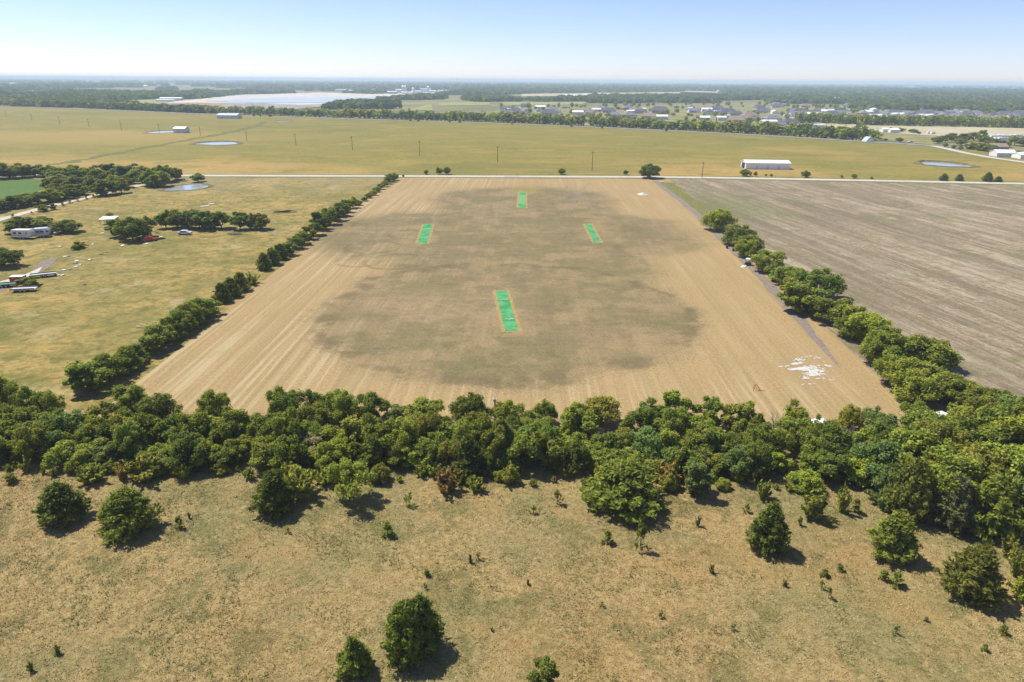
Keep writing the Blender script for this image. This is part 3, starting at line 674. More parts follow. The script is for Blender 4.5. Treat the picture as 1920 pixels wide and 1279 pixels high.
# ------------------------------------------------------------------ cricket pitches
def mat_mat():
    g = G('green_turf_mat'); a = g.noise(.35, 4, .6); b = g.noise(3.0, 4, .7)
    c = g.mix(g.step(a, .38, .62), A(74, 168, 94), A(110, 196, 128)); c = g.mix(g.math('MULTIPLY', g.step(b, .6, .75), .35), c, A(160, 216, 168))
    c = g.mix(g.math('MULTIPLY', g.step(g.noise(.9, 5, .75), .55, .68), .35), c, A(120, 160, 104))
    seam = g.math('ABSOLUTE', g.math('SINE', g.math('MULTIPLY', g.sep(g.pos)[1], math.pi / 3.6)))
    c = g.mix(g.math('MULTIPLY', g.step(seam, .06, .01), .35), c, A(60, 130, 78))
    g.color(c); g.bsdf.inputs['Roughness'].default_value = .85; return g.m
M['mat'] = mat_mat(); M['matworn'] = plain('faded_green_mat', A(134, 190, 116), .8, .2, .1, 1.0); M['straw'] = mat_two('pale_straw_border', A(182, 152, 92), A(212, 180, 116), 1.2, .3)
def quad_grid(c, u, v, L, W, nx, ny, zf, wob=0.0):
    V = []; Fc = []
    for j in range(ny + 1):
        for i in range(nx + 1):
            s, t = (i / nx - .5) * W, (j / ny - .5) * L
            e = wob * math.sin(j * 1.9 + i * 2.3) if i in (0, nx) or j in (0, ny) else 0
            p = u * (s + e) + v * t; V.append((p[0], p[1], zf(s, t)))
    for j in range(ny):
        for i in range(nx):
            a = j * (nx + 1) + i; Fc.append((a, a + 1, a + nx + 2, a + nx + 1))
    return V, Fc
for i, (cor, lab) in enumerate(zip(PITCH, ('large green artificial cricket mat nearest the hedge, mid-field', 'green cricket mat toward the left tree line, lying slanted',
                                          'green cricket mat toward the right tree line', 'far cricket mat with a faded middle, near the gravel road'))):
    q = [P(*p) for p in cor]; c = sum(q) / 4; near = (q[2] + q[3]) / 2; farp = (q[0] + q[1]) / 2
    v = farp - near; L = np.linalg.norm(v[:2]); v = v / np.linalg.norm(v); u = np.array([v[1], -v[0], 0])
    W = abs(((q[1] - q[0]) + (q[2] - q[3])) @ u) / 2
    root = empty('cricket_mat', (c[0], c[1], 0)); tag(root, lab, 'cricket mat', 'cricket mats on the stubble field')
    Vm, Fm = quad_grid(c, u, v, L, W, 6, 40, lambda s, t: .045 + .012 * math.sin(t * 3.1 + s) * math.sin(t * 1.3) + (.05 * math.exp(-((t - L * .26) / .35) ** 2) if i == 0 else 0), .03)
    link('turf', new_mesh('turf', Vm, Fm, M['mat'], smooth=True), root)
    Vb, Fb = quad_grid(c, u, v, L + 1.3, W + 1.5, 8, 24, lambda s, t: .016, .22); link('straw_border', new_mesh('straw_border', Vb, Fb, M['straw']), root)
    if i == 3:
        Vb, Fb = quad_grid(c, u, v, L * .52, W * .98, 4, 8, lambda s, t: .07); link('faded_panel', new_mesh('faded_panel', Vb, Fb, M['matworn']), root)
    for sgn in (-1, 1):
        mb = MB(); t = sgn * L * .235
        for (s0, s1, t0, t1) in ((-.30, -.06, 0, .22), (.08, .40, .05, .30), (-.42, .44, .5, .60), (-.05, .12, .9, 1.1)):
            a = [u * (s * W) + v * (t + sgn * tt) for s, tt in ((s0, t0), (s1, t0), (s1, t1), (s0, t1))]
            mb.face_set([(p[0], p[1], .115) for p in a], [(0, 1, 2, 3)])
        mb.build('crease_mark', M['lime'], root)

# ------------------------------------------------------------------ lime spill, wheel tracks, markers
q = P(1515, 690); zq = proj(q)[2]
def blob_sheet(name, blobs, z, mat, label, cat):
    mb = MB()
    for bi, (px, py, wp, hp, rot) in enumerate(blobs):
        c = P(px, py); k = proj(c)[2] / F_PX; a, b = wp * k / 2, hp * k / 2 / .4; ph = rng.uniform(0, 6, 4); n = 22; V = []
        for j in range(n):
            t = 2 * math.pi * j / n; e = 1 + .22 * math.sin(3 * t + ph[0]) + .16 * math.sin(5 * t + ph[1]) + .12 * math.sin(9 * t + ph[2])
            x, y = a * e * math.cos(t), b * e * math.sin(t)
            V.append((c[0] + x * math.cos(rot) - y * math.sin(rot), c[1] + x * math.sin(rot) + y * math.cos(rot), z + .003 * bi))
        mb.face_set(V, [tuple(range(n))])
    return tag(mb.build(name, mat), label, cat, None, 'stuff')
lc_ = P(1516, 692); cs = .14; gx_, gy_ = np.meshgrid(np.arange(-5.2, 5.2, cs), np.arange(-7.5, 8.5, cs)); gx_ = gx_.ravel(); gy_ = gy_.ravel()
ang = .22; rx_ = gx_ * math.cos(ang) + gy_ * math.sin(ang); ry_ = -gx_ * math.sin(ang) + gy_ * math.cos(ang)
nz = vnoise(rx_ * .6 + 40, ry_ + 40, 1.3, 3) * .34 + vnoise(rx_ * .4 + 90, ry_ + 90, .8, 5) * .36 + vnoise(rx_ + 9, ry_ + 9, .3, 8) * .30
fall = np.exp(-((gx_ / 2.4) ** 2 + (gy_ / 3.6) ** 2)); kp = nz + .40 * fall > .71
mb = MB()
for x_, y_ in zip(gx_[kp], gy_[kp]):
    z_ = .03 + .02 * rng.random(); h_ = cs * .62; mb.face_set([(lc_[0] + x_ - h_, lc_[1] + y_ - h_ * .7, z_), (lc_[0] + x_ + h_ * .8, lc_[1] + y_ - h_, z_), (lc_[0] + x_ + h_, lc_[1] + y_ + h_ * .8, z_), (lc_[0] + x_ - h_ * .8, lc_[1] + y_ + h_, z_)], [(0, 1, 2, 3)])
tag(mb.build('lime_spill', M['lime']), 'white lime spilled in streaks on the straw near the hedge', 'lime spill', None, 'stuff')
for k, (pts) in enumerate(([(1106, 344), (1096, 354), (1082, 372), (1072, 388), (1068, 400)], [(1102, 344), (1091, 354), (1077, 372), (1067, 388), (1063, 398)], [(1064, 348), (1063, 360), (1062, 372)], [(1060, 348), (1059, 360), (1057, 372)])):
    strip('wheel_track', pts, .4, .012, M['track'], .2)
# ------------------------------------------------------------------ near hedge: three ragged rows of trees
def colour_pick(ws): return random.choices(list(ws), list(ws.values()))[0]
HEDGE = dict(mid=7, dark=4.5, yellow=1.3, olive=1.5, blue=1.4, grey=.4)
rowsdef = (('front', 81.8, 2.4, (3.0, 5.6)), ('second', 85.2, 2.8, (4.4, 6.6)), ('third', 88.6, 3.4, (4.0, 6.3)), ('back', 94.0, 3.8, (3.8, 6.5)))
SHAPES = ['round-crowned', 'dense', 'spreading', 'loose', 'narrow', 'thin', 'bushy', 'squat', 'fine-leaved']
for rn, y0, sp, (h0, h1) in rowsdef:
    x = -82.0; i = 0
    while x < 84:
        xx = x + random.uniform(-.8, .8); yy = y0 + random.uniform(-1.3, 1.3)
        if rn == 'front': yy += -4.0 * max(0, min(1, (xx - 38) / 12))
        h = random.uniform(h0, h1) * random.choice([1, 1, 1, .75, 1.15]); w = random.uniform(4.0, 6.4) * (.8 + .2 * h / 5.5); col = colour_pick(HEDGE); v = random.choice([4, 6, 7, 8, 8, 1] if rn == 'front' else [0, 1, 2, 3, 4, 5, 6, 7, 8, 6, 8])
        px = proj((xx, yy, 0))[0]
        skip = rn == 'back' and (random.random() < .18 or 1395 < px < 1450 or 150 < px < 230 or 1515 < px < 1560) or rn == 'third' and random.random() < .22
        if not skip:
            i += 1
            if random.random() < .14 and rn != 'back':
                plant('hedge_tree', random.choice(CD), (xx, yy, 0), h * .9, w * .8, f'{GWORD[col]} cedar in the {rn} row of the hedge, {ordinal(i)} from left', 'tree', 'trees of the near hedge', col)
            else:
                plant('hedge_tree', BR[v], (xx, yy, 0), h, w, f'{GWORD[col]} {SHAPES[v]} tree in the {rn} row of the hedge, {ordinal(i)} from left', 'tree', 'trees of the near hedge', col)
        x += sp * random.uniform(.8, 1.25)
# the thicket where the hedge meets the right-hand tree line
i = 0
for (px, py, top, w, col, kd) in sorted(((1640, 905, 815, 95, 'blue', 'b'), (1700, 900, 790, 110, 'mid', 'b'), (1760, 890, 780, 110, 'olive', 'b'), (1820, 880, 770, 115, 'mid', 'b'), (1890, 880, 765, 120, 'yellow', 'b'),
    (1665, 945, 860, 85, 'blue', 'c'), (1700, 965, 850, 100, 'olive', 'c'), (1755, 960, 835, 115, 'mid', 'b'), (1815, 945, 820, 115, 'olive', 'b'), (1880, 945, 810, 120, 'mid', 'b'), (1775, 985, 880, 90, 'grey', 'c'),
    (1850, 995, 880, 120, 'mid', 'c'), (1910, 990, 870, 110, 'blue', 'b'), (1740, 925, 835, 60, 'tan', 's'), (1735, 850, 760, 100, 'dark', 'b'), (1795, 835, 745, 100, 'mid', 'b'), (1855, 850, 745, 100, 'dark', 'b'), (1915, 845, 740, 100, 'mid', 'b'),
    (1960, 900, 790, 130, 'mid', 'b'), (1970, 990, 870, 140, 'mid', 'b'))):
    i += 1; kd = dict(b=BR, c=CD, s=SH)[kd]
    px_plant('thicket_tree', random.choice(kd), px, py, top + 10, w, f'{GWORD[col]} tree of the thicket ending the hedge, {ordinal(i)} from the left', 'tree', 'thicket at the hedge corner', col)
# dead trees in the hedge
for (px, py, top, nm, sd, mt, lab) in ((1825, 800, 738, 'dead_tree', 3, 'dead', 'bleached leafless dead tree in the hedge corner on the right'), (1378, 832, 790, 'dead_tree', 5, 'twig', 'small grey leafless tree in the middle of the hedge'),
                               (742, 835, 788, 'dead_tree', 8, 'twig', 'grey leafless tree in the hedge left of centre'), (285, 447, 404, 'dead_tree', 9, 'twig', 'grey leafless tree at the right edge of the small yard copse')):
    b = P(px, py); h = height_at(b, top); o = empty(nm, b, sd * 1.1); me = dead_tree(sd, 6.0, mt); s = h / 6.0; o.scale = (s * 1.15, s * 1.15, s)
    tag(o, lab, 'tree'); link('bare_branches', me, o)

bare = [dead_tree(k, 6.0, 'twig') for k in (61, 62, 63)]
for i, px in enumerate((95, 240, 425, 560, 655, 905, 1010, 1120, 1250, 1450, 1590)):
    b = np.array(P(px, 815 + 22 * math.sin(i * 2.1))); o = empty('bare_tree', b, i * 1.3); o.scale = (.8, .8, .92 + .12 * math.sin(i * 1.7))
    tag(o, f'thin grey half-bare tree among the hedge crowns, {ordinal(i + 1)} from the left', 'tree', 'bare trees in the hedge'); link('bare_branches', bare[i % 3], o)
# ------------------------------------------------------------------ single cedars and shrubs of the meadow
for (px, py, top, w, kd, col, lab) in (
    (120, 972, 905, 98, CD[1], 'dark', 'dark rounded cedar standing alone at the far left of the meadow'), (243, 992, 918, 124, CD[2], 'mid', 'broad shaggy cedar second from the left in the meadow'),
    (515, 958, 884, 92, CD[0], 'dark', 'dark cedar hugging the hedge left of centre'), (663, 938, 868, 84, BR[5], 'mid', 'thin light-leaved small tree before the hedge left of centre'),
    (1168, 942, 866, 178, CD[2], 'mid', 'largest dense cedar clump before the hedge right of centre'), (1308, 924, 860, 62, BR[4], 'blue', 'small blue-green round tree before the hedge'),
    (1437, 1028, 944, 86, CD[1], 'dark', 'dark egg-shaped cedar in the right half of the meadow'), (1668, 1040, 960, 100, CD[0], 'mid', 'green cedar below the right-hand thicket'),
    (1818, 1115, 1025, 124, CD[0], 'olive', 'broad cedar at the far right of the meadow'), (762, 1228, 1128, 108, CD[2], 'mid', 'broad grey-green cedar at the lower middle with long shadow'),
    (790, 1210, 1116, 92, CD[1], 'dark', 'dark pointed cedar grown into the broad cedar at lower middle'), (665, 1262, 1195, 80, CD[3], 'mid', 'small ragged cedar at the bottom left of centre'),
    (1013, 1290, 1240, 60, BR[4], 'dark', 'small round bush cut by the bottom edge')):
    px_plant('meadow_cedar' if kd in CD else 'small_tree', kd, px, py, top, w, lab, 'tree', None, col)
for (px, py, top, w, col, lab) in (
    (176, 902, 866, 74, 'olive', 'olive feathery shrub before the hedge at far left'), (270, 898, 852, 92, 'olive', 'wide olive feathery shrub before the hedge, second from left'), (568, 930, 866, 80, 'olive', 'sparse olive shrub behind the dark cedar'),
    (548, 915, 862, 70, 'olive', 'upright olive shrub against the hedge above the dark cedar'), (835, 920, 868, 70, 'tan', 'browning feathery shrub before the hedge near the middle'), (893, 920, 890, 40, 'olive', 'small olive shrub beside the browning shrub'),
    (955, 905, 868, 50, 'olive', 'olive feathery shrub tight to the hedge middle'), (1130, 915, 860, 70, 'olive', 'olive shrub at the left flank of the large cedar clump'), (1250, 905, 858, 60, 'tan', 'brownish shrub right of the large cedar clump'),
    (1430, 935, 893, 38, 'mid', 'slender green shrub above the egg-shaped cedar'), (1521, 970, 912, 60, 'olive', 'olive green bushy shrub between the two right cedars'), (1577, 960, 903, 38, 'olive', 'narrow olive shrub near the hedge on the right'),
    (1905, 1080, 1020, 50, 'olive', 'olive shrub at the right edge below the thicket'), (1890, 1045, 1000, 50, 'olive', 'low olive shrub under the thicket at right edge'), (1555, 985, 965, 24, 'olive', 'tiny olive shrub left of the right-hand thicket'),
    (610, 905, 870, 60, 'mid', 'green shrub at the hedge foot left of the thin tree'), (1915, 1125, 1075, 60, 'yellow', 'yellow-green shrub at the right edge beside the broad cedar')):
    px_plant('shrub', random.choice(SH), px, py, top, w, lab, 'shrub', None, col)
# low scrub at the foot of the hedge
fx = -70.0; fi = 0
while fx < 44:
    fi += 1; col = colour_pick(dict(olive=5, mid=2.5, yellow=2.5, tan=.7)); hh = random.uniform(1.0, 2.8)
    plant('hedge_foot_shrub', random.choice(SH + [BR[7]]), (fx, 78.6 + random.uniform(-1.6, 1.4), 0), hh, hh * random.uniform(.9, 1.6), f'low {GWORD[col]} shrub at the foot of the hedge, {ordinal(fi)} from the left', 'shrub', 'scrub at the hedge foot', col)
    fx += random.uniform(1.2, 3.0)
# small seedlings, one by one
spx = [(768, 948, 922, 26, 'yellow'), (728, 1004, 975, 24, 'mid'), (1138, 1018, 992, 22, 'mid'), (1200, 1030, 978, 30, 'mid'), (1308, 987, 962, 18, 'mid'), (355, 972, 958, 12, 'mid'), (337, 990, 965, 16, 'olive'), (1655, 1088, 1066, 20, 'mid'),
       (1680, 1098, 1070, 26, 'mid'), (1602, 960, 930, 22, 'olive'), (1045, 945, 918, 24, 'olive'), (1000, 962, 948, 18, 'olive'), (882, 1055, 1035, 18, 'mid'), (897, 1050, 1034, 14, 'tan'), (1679, 1190, 1170, 15, 'mid'), (1736, 1165, 1156, 10, 'mid'), (1845, 1220, 1206, 13, 'mid'),
       (922, 1183, 1174, 10, 'mid'), (1128, 1138, 1126, 12, 'mid'), (1540, 1105, 1088, 14, 'mid'), (1553, 1122, 1100, 16, 'mid'), (1575, 1070, 1056, 16, 'mid'), (1545, 1080, 1066, 18, 'mid'), (1470, 1098, 1084, 18, 'mid'), (1240, 1158, 1144, 14, 'blue'), (990, 1096, 1084, 14, 'blue'),
       (60, 1258, 1236, 24, 'dark'), (110, 1226, 1208, 16, 'mid'), (800, 1080, 1066, 16, 'blue'), (797, 1104, 1092, 12, 'blue'), (1880, 1188, 1170, 16, 'mid'), (1335, 1075, 1056, 20, 'mid'), (1500, 985, 965, 20, 'mid'), (1790, 1005, 985, 24, 'olive'), (1845, 1030, 1005, 26, 'mid'),
       (20, 905, 885, 30, 'olive'), (700, 905, 885, 26, 'mid'), (1375, 1182, 1170, 14, 'blue'), (540, 1000, 988, 14, 'mid'), (1400, 960, 945, 18, 'mid')]
spx.sort()
for i, (px, py, top, w, col) in enumerate(spx):
    px_plant('seedling', random.choice(SP), px, py, top, w, f'small {GWORD[col]} cedar seedling in the meadow grass, {ordinal(i + 1)} from the left', 'seedling', 'seedlings in the meadow', col)

# ------------------------------------------------------------------ tree line on the left of the field
LL = [(172, 728, 672, 70, 'c'), (205, 712, 660, 62, 'b'), (238, 694, 650, 58, 'c'), (258, 680, 646, 40, 'c'), (284, 662, 624, 44, 'c'), (304, 650, 606, 46, 'b'), (322, 636, 594, 48, 'c'), (342, 624, 580, 46, 'b'), (358, 612, 566, 44, 'c'), (376, 600, 556, 46, 'b'), (392, 588, 556, 40, 'b'),
      (418, 566, 530, 34, 'c'), (434, 556, 520, 36, 'c'), (452, 545, 510, 34, 'c'), (472, 533, 508, 36, 's'), (496, 506, 474, 28, 'c'), (512, 496, 464, 30, 'c'), (527, 486, 457, 30, 'c'), (541, 478, 452, 26, 'c'), (555, 466, 440, 26, 'b'), (567, 458, 433, 26, 'c'), (580, 449, 424, 26, 'b'), (593, 441, 416, 26, 'b'),
      (604, 430, 394, 32, 'b'), (618, 421, 388, 30, 'b'), (629, 413, 384, 28, 'b'), (641, 405, 378, 28, 'b'), (650, 398, 374, 22, 'c'), (662, 390, 368, 20, 'b')]
for i, (px, py, top, w, kd) in enumerate(LL):
    col = colour_pick(dict(mid=4, dark=5, blue=1)); kk = random.choice(dict(b=BR[:3] + [BR[4], BR[8]], c=[CD[0], CD[2], BR[4], BR[8]], s=SH)[kd])
    px_plant('line_tree', kk, px, py, top, w * 1.22, f'{GWORD[col]} tree of the line left of the stubble field, {ordinal(i + 1)} from the hedge', 'tree', 'tree line left of the field', col)
for i, (px, py, top, w) in enumerate([(672, 385, 374, 16), (684, 377, 368, 16), (692, 371, 361, 16), (700, 366, 355, 16), (707, 360, 349, 16), (714, 355, 344, 16), (721, 350, 338, 17), (727, 345, 330, 18), (732, 341, 324, 22), (739, 338, 323, 18)]):
    px_plant('line_shrub', random.choice(BR[:3]), px, py, top, w, f'green shrub of the low hedge running to the gravel road, {ordinal(i + 1)} from its near end', 'shrub', 'low hedge at the field corner', 'mid')
# ------------------------------------------------------------------ tree line on the right
RL = [(1343, 432, 391, 50), (1382, 460, 419, 52), (1405, 470, 440, 44), (1398, 482, 448, 34), (1440, 510, 468, 52), (1468, 530, 500, 50), (1488, 540, 500, 60), (1532, 560, 502, 74), (1508, 585, 528, 74), (1488, 562, 520, 40), (1560, 605, 555, 62), (1595, 618, 566, 60), (1620, 640, 584, 66), (1592, 632, 590, 50), (1655, 660, 610, 64), (1640, 680, 618, 50),
      (1690, 688, 622, 80), (1735, 690, 634, 80), (1665, 715, 650, 50), (1700, 735, 668, 76), (1750, 740, 690, 66), (1715, 752, 692, 70), (1785, 752, 704, 60), (1822, 765, 722, 60), (1862, 775, 728, 56), (1900, 790, 745, 60)]
for i, (px, py, top, w) in enumerate(RL):
    col = colour_pick(dict(mid=5, dark=3, yellow=2, olive=2)); v = random.choice([0, 1, 2, 4, 6])
    px_plant('field_edge_tree', BR[{0: 7, 1: 8}.get(v, v)], px, py, top, w * 1.22, f'{GWORD[col]} {SHAPES[v]} tree beside the ploughed field, {ordinal(i + 1)} from the far end of the line', 'tree', 'tree line right of the field', col)
# ------------------------------------------------------------------ yard and grove on the left
YT = [(228, 444, 408, 40, 'leftmost tree of the small copse beside the open shed'), (250, 450, 403, 52, 'largest dark tree of the small copse beside the open shed'), (273, 446, 403, 44, 'rear right tree of the small copse beside the open shed'),
      (312, 428, 392, 30, 'slim tree starting the long copse, leftmost of it'), (334, 427, 391, 38, 'second tree from the left of the long copse'), (354, 428, 392, 40, 'third tree from the left of the long copse'), (374, 428, 391, 42, 'fourth tree from the left of the long copse'), (395, 430, 393, 38, 'fifth tree from the left of the long copse'), (416, 428, 394, 36, 'sixth tree from the left of the long copse'),
      (450, 430, 396, 34, 'dark round tree right of the long copse, first of three'), (470, 430, 398, 28, 'middle tree of the three right of the long copse'), (488, 430, 397, 34, 'rightmost tree of the three right of the long copse'),
      (52, 437, 403, 72, 'wide dark oak standing over the camper in the yard'), (127, 436, 410, 46, 'round tree right of the camper in the yard'), (10, 500, 462, 54, 'big round tree cut by the left edge above the red trailer'), (56, 536, 517, 34, 'low bushy tree beside the red trailer'),
      (152, 465, 451, 20, 'small bush right of the yard trees'), (143, 468, 458, 16, 'smallest bush next to the white sheet metal'), (206, 407, 398, 12, 'tiny bush behind the open shed roof'),
      (372, 341, 324, 24, 'lone tree on the rim of the pale pond'), (83, 396, 382, 20, 'small tree beside the white lane'), (101, 393, 381, 12, 'smaller tree beside the white lane')]
for (px, py, top, w, lab) in YT:
    px_plant('yard_tree', random.choice(BR[:5] if w > 25 else BR), px, py, top, w * 1.15, lab, 'tree', 'trees about the yard', colour_pick(dict(mid=3, dark=5, blue=2)))
GR = [(-10, 335, 300, 46), (18, 334, 303, 42), (42, 333, 305, 40), (66, 331, 306, 38), (88, 332, 309, 36), (112, 345, 312, 40), (130, 338, 309, 40), (152, 342, 313, 40), (172, 336, 309, 38), (190, 345, 316, 38), (206, 334, 304, 40), (226, 336, 308, 40), (246, 334, 306, 40), (264, 338, 310, 36), (282, 348, 316, 40), (300, 342, 308, 44), (318, 340, 308, 42), (332, 336, 316, 20), (305, 350, 318, 34), (288, 351, 326, 30), (232, 352, 328, 34), (228, 362, 334, 30), (200, 366, 334, 46), (182, 358, 332, 40), (155, 356, 326, 44), (130, 362, 330, 46), (108, 350, 326, 40), (100, 364, 336, 34), (122, 372, 345, 44), (98, 378, 352, 40), (74, 382, 358, 40), (52, 384, 360, 40), (30, 390, 364, 40), (8, 392, 366, 44), (-16, 398, 368, 44), (150, 366, 344, 34), (-30, 338, 302, 44), (216, 350, 326, 30), (252, 344, 320, 32)]
for i, (px, py, top, w) in enumerate(sorted(GR)):
    col = colour_pick(dict(mid=4, dark=5, blue=2, olive=1, grey=.7)); v = random.choice([0, 1, 2, 4, 6])
    px_plant('grove_tree', BR[v], px, py, top, w * 1.1, f'{GWORD[col]} tree of the grove round the green crop field, {ordinal(i + 1)} from the left', 'tree', 'grove at the upper left', col)
for i, (px, py, top, w) in enumerate(sorted([(60, 402, 396, 7), (118, 386, 378, 8), (132, 381, 373, 8), (146, 378, 370, 9), (162, 374, 366, 7), (176, 371, 363, 7), (25, 408, 400, 8)])):
    px_plant('lane_sapling', SP[i % 3], px, py, top, w, f'thin sapling along the white lane, {ordinal(i + 1)} from the left', 'sapling', 'saplings along the lane', 'olive')
# ------------------------------------------------------------------ trees along the gravel road
RT_ = [(799, 327, 318, 11), (823, 327, 313, 13), (838, 327, 312, 15), (1053, 327, 314.5, 15), (1173, 328, 318, 10), (1217, 334, 304.5, 42), (1396, 330, 316, 20), (1407, 330, 322, 6), (1416, 330, 321, 8), (1436, 330, 326, 5), (1446, 331, 326, 6), (1510, 333, 318.5, 17), (1578, 334, 328, 7), (1601, 335, 326, 12), (1634, 336, 331, 7), (1769, 339, 325, 19), (1798, 339, 326.5, 19), (1851, 340.5, 323, 23), (1871, 341, 330.5, 18), (756, 332, 327, 5)]
for i, (px, py, top, w) in enumerate(sorted(RT_)):
    nm = 'large solitary oak beside the gravel road at the field corner' if px == 1217 else f'small tree along the gravel road, {ordinal(i + 1)} from the left'
    px_plant('roadside_tree', CD[2] if px > 1700 else random.choice(BR[:3]), px, py, top, w, nm, 'tree', 'trees along the gravel road', 'tan' if 1400 < px < 1420 else 'dark')
# ------------------------------------------------------------------ tree belt behind the highway, trees one by one
def far_plant(name, px, py, h, w, label, group, col):
    b = P(px, py); k = random.choice(FT); o = link(name, k['mesh']); o.location = b; o.rotation_euler = (0, 0, random.uniform(0, 6.28)); o.scale = (w / k['W'], w / k['W'], h / k['H'])
    o.color = jit(GREEN[col], .2); tag(o, label, 'tree', group)
hx = [p[0] for p in HWYPX]; hyv = [p[1] for p in HWYPX]
px = -20.0; bi = 0
while px < 1650:
    y = np.interp(px, hx, hyv) - 1.8 - random.uniform(0, .8)
    wp = F_PX / proj(P(px, y))[2]
    gapz = 1095 < px < 1108 or 125 < px < 168
    if not gapz:
        bi += 1; far_plant('belt_tree', px, y, random.uniform(8.5, 13.5), random.uniform(11, 15), f'green tree in the long belt behind the highway, {ordinal(bi)} from the left', 'tree belt behind the highway', colour_pick(dict(mid=4, dark=5, blue=2, olive=1)))
    px += max(4.3, 6.2 * wp) * random.uniform(.8, 1.25)
# second belt on the right, between the tan field and the houses
px = 1496.0; bi = 0
while px < 1935:
    y = np.interp(px, [1490, 1600, 1760, 1940], [230, 234, 237, 241]) - random.uniform(0, 3.5)
    bi += 1; far_plant('belt_tree', px, y, random.uniform(10, 14), random.uniform(10, 14), f'green tree in the belt between tan field and houses, {ordinal(bi)} from the left', 'tree belt before the houses', colour_pick(dict(mid=4, dark=5, blue=2)))
    px += random.uniform(4.2, 7.5)
# grove at the right edge beside the side road
GRV = [(1757, 269, 15, 22), (1772, 267, 16, 24), (1790, 266, 17, 26), (1808, 265, 16, 26), (1826, 264, 17, 26), (1838, 262, 20, 20), (1848, 270, 16, 26), (1864, 274, 15, 28), (1820, 280, 13, 26), (1842, 283, 15, 28), (1858, 285, 14, 26), (1884, 276, 13, 26), (1902, 272, 18, 26), (1920, 274, 20, 30), (1772, 276, 9, 10), (1788, 279, 8, 9), (1801, 281, 8, 9), (1800, 272, 14, 24), (1908, 288, 6, 14), (1686, 266, 9, 14), (1668, 247, 9, 16), (1688, 247, 8, 18), (1712, 249, 8, 18), (1723, 251, 5, 9), (1610, 240, 10, 12), (1622, 243, 8, 8), (1622, 258, 9, 12), (1635, 257, 10, 12), (1650, 262, 4, 8), (1660, 264, 5, 8)]
for i, (px, py, hp, wp) in enumerate(sorted(GRV)):
    b = P(px, py); px_plant('far_grove_tree', random.choice(BR[:5]), px, py, py - hp, wp, f'dark green tree near the highway junction at right, {ordinal(i + 1)} from the left', 'tree', 'trees by the highway junction', colour_pick(dict(mid=3, dark=5)))
for i, px in enumerate(sorted((476, 488, 507, 770, 784, 843, 862, 960, 1129, 1249, 1071))):
    y = np.interp(px, hx, hyv) + 1.2; far_plant('verge_bush', px, y, random.uniform(3.0, 5.5), random.uniform(3, 6), f'dark bush on the near verge of the highway, {ordinal(i + 1)} from the left', 'bushes on the highway verge', 'dark')

# ------------------------------------------------------------------ far woodland: one mass out to the horizon
def in_poly(x, y, poly):
    ins = np.zeros(len(x), bool); n = len(poly)
    for i in range(n):
        x1, y1 = poly[i]; x2, y2 = poly[(i + 1) % n]
        c = ((y1 > y) != (y2 > y)) & (x < (x2 - x1) * (y - y1) / (y2 - y1 + 1e-12) + x1); ins ^= c
    return ins
r = np.random.default_rng(77); NW = 90000
dd = 1 / r.uniform(1 / 24000, 1 / 800, NW); th = r.uniform(-.80, .80, NW); wx, wy = dd * np.sin(th - yaw), dd * np.cos(th - yaw)
hl = np.interp(wx, [q[0] for q in sorted(map(tuple, hwyW))], [q[1] for q in sorted(map(tuple, hwyW))])
fldn = vnoise(wx, wy, 900, 4) * .5 + vnoise(wx * .6, wy, 330, 5) * .35 + vnoise(wx, wy, 110, 6) * .15
keep = (wy > hl + 16) & (fldn > .46)
for c in CLEAR: keep &= ~in_poly(wx, wy, c)
wx, wy, dd = wx[keep], wy[keep], dd[keep]; n = len(wx); sz = np.clip(dd / 900, 1.0, 6.0) * r.uniform(3.6, 6.0, n); hz = r.uniform(6.0, 11.0, n) * np.clip(dd / 6000, 1, 1.5)
K = 9; u = rand_dirs(n * K, r); u[:, 2] = np.abs(u[:, 2]); ii = np.repeat(np.arange(n), K)
C = np.stack([wx[ii] + u[:, 0] * sz[ii] * .8, wy[ii] + u[:, 1] * sz[ii] * .8, hz[ii] * (.45 + .5 * u[:, 2])], 1)
Nn = unit(u + rand_dirs(n * K, r) * .4 + [0, 0, .3]); V, Fq = cards(C, Nn, sz[ii] * 1.3, sz[ii] * 1.1, r)
wd = link('woodland', new_mesh('woodland', V, Fq, M['leaf'], attr=np.repeat(np.repeat(r.random(n), K) * .7 + r.random(n * K) * .3, 4))); wd.color = (.085, .122, .036, 1)
tag(wd, 'far woodland and tree belts stretching to the horizon', 'woodland', None, 'stuff')

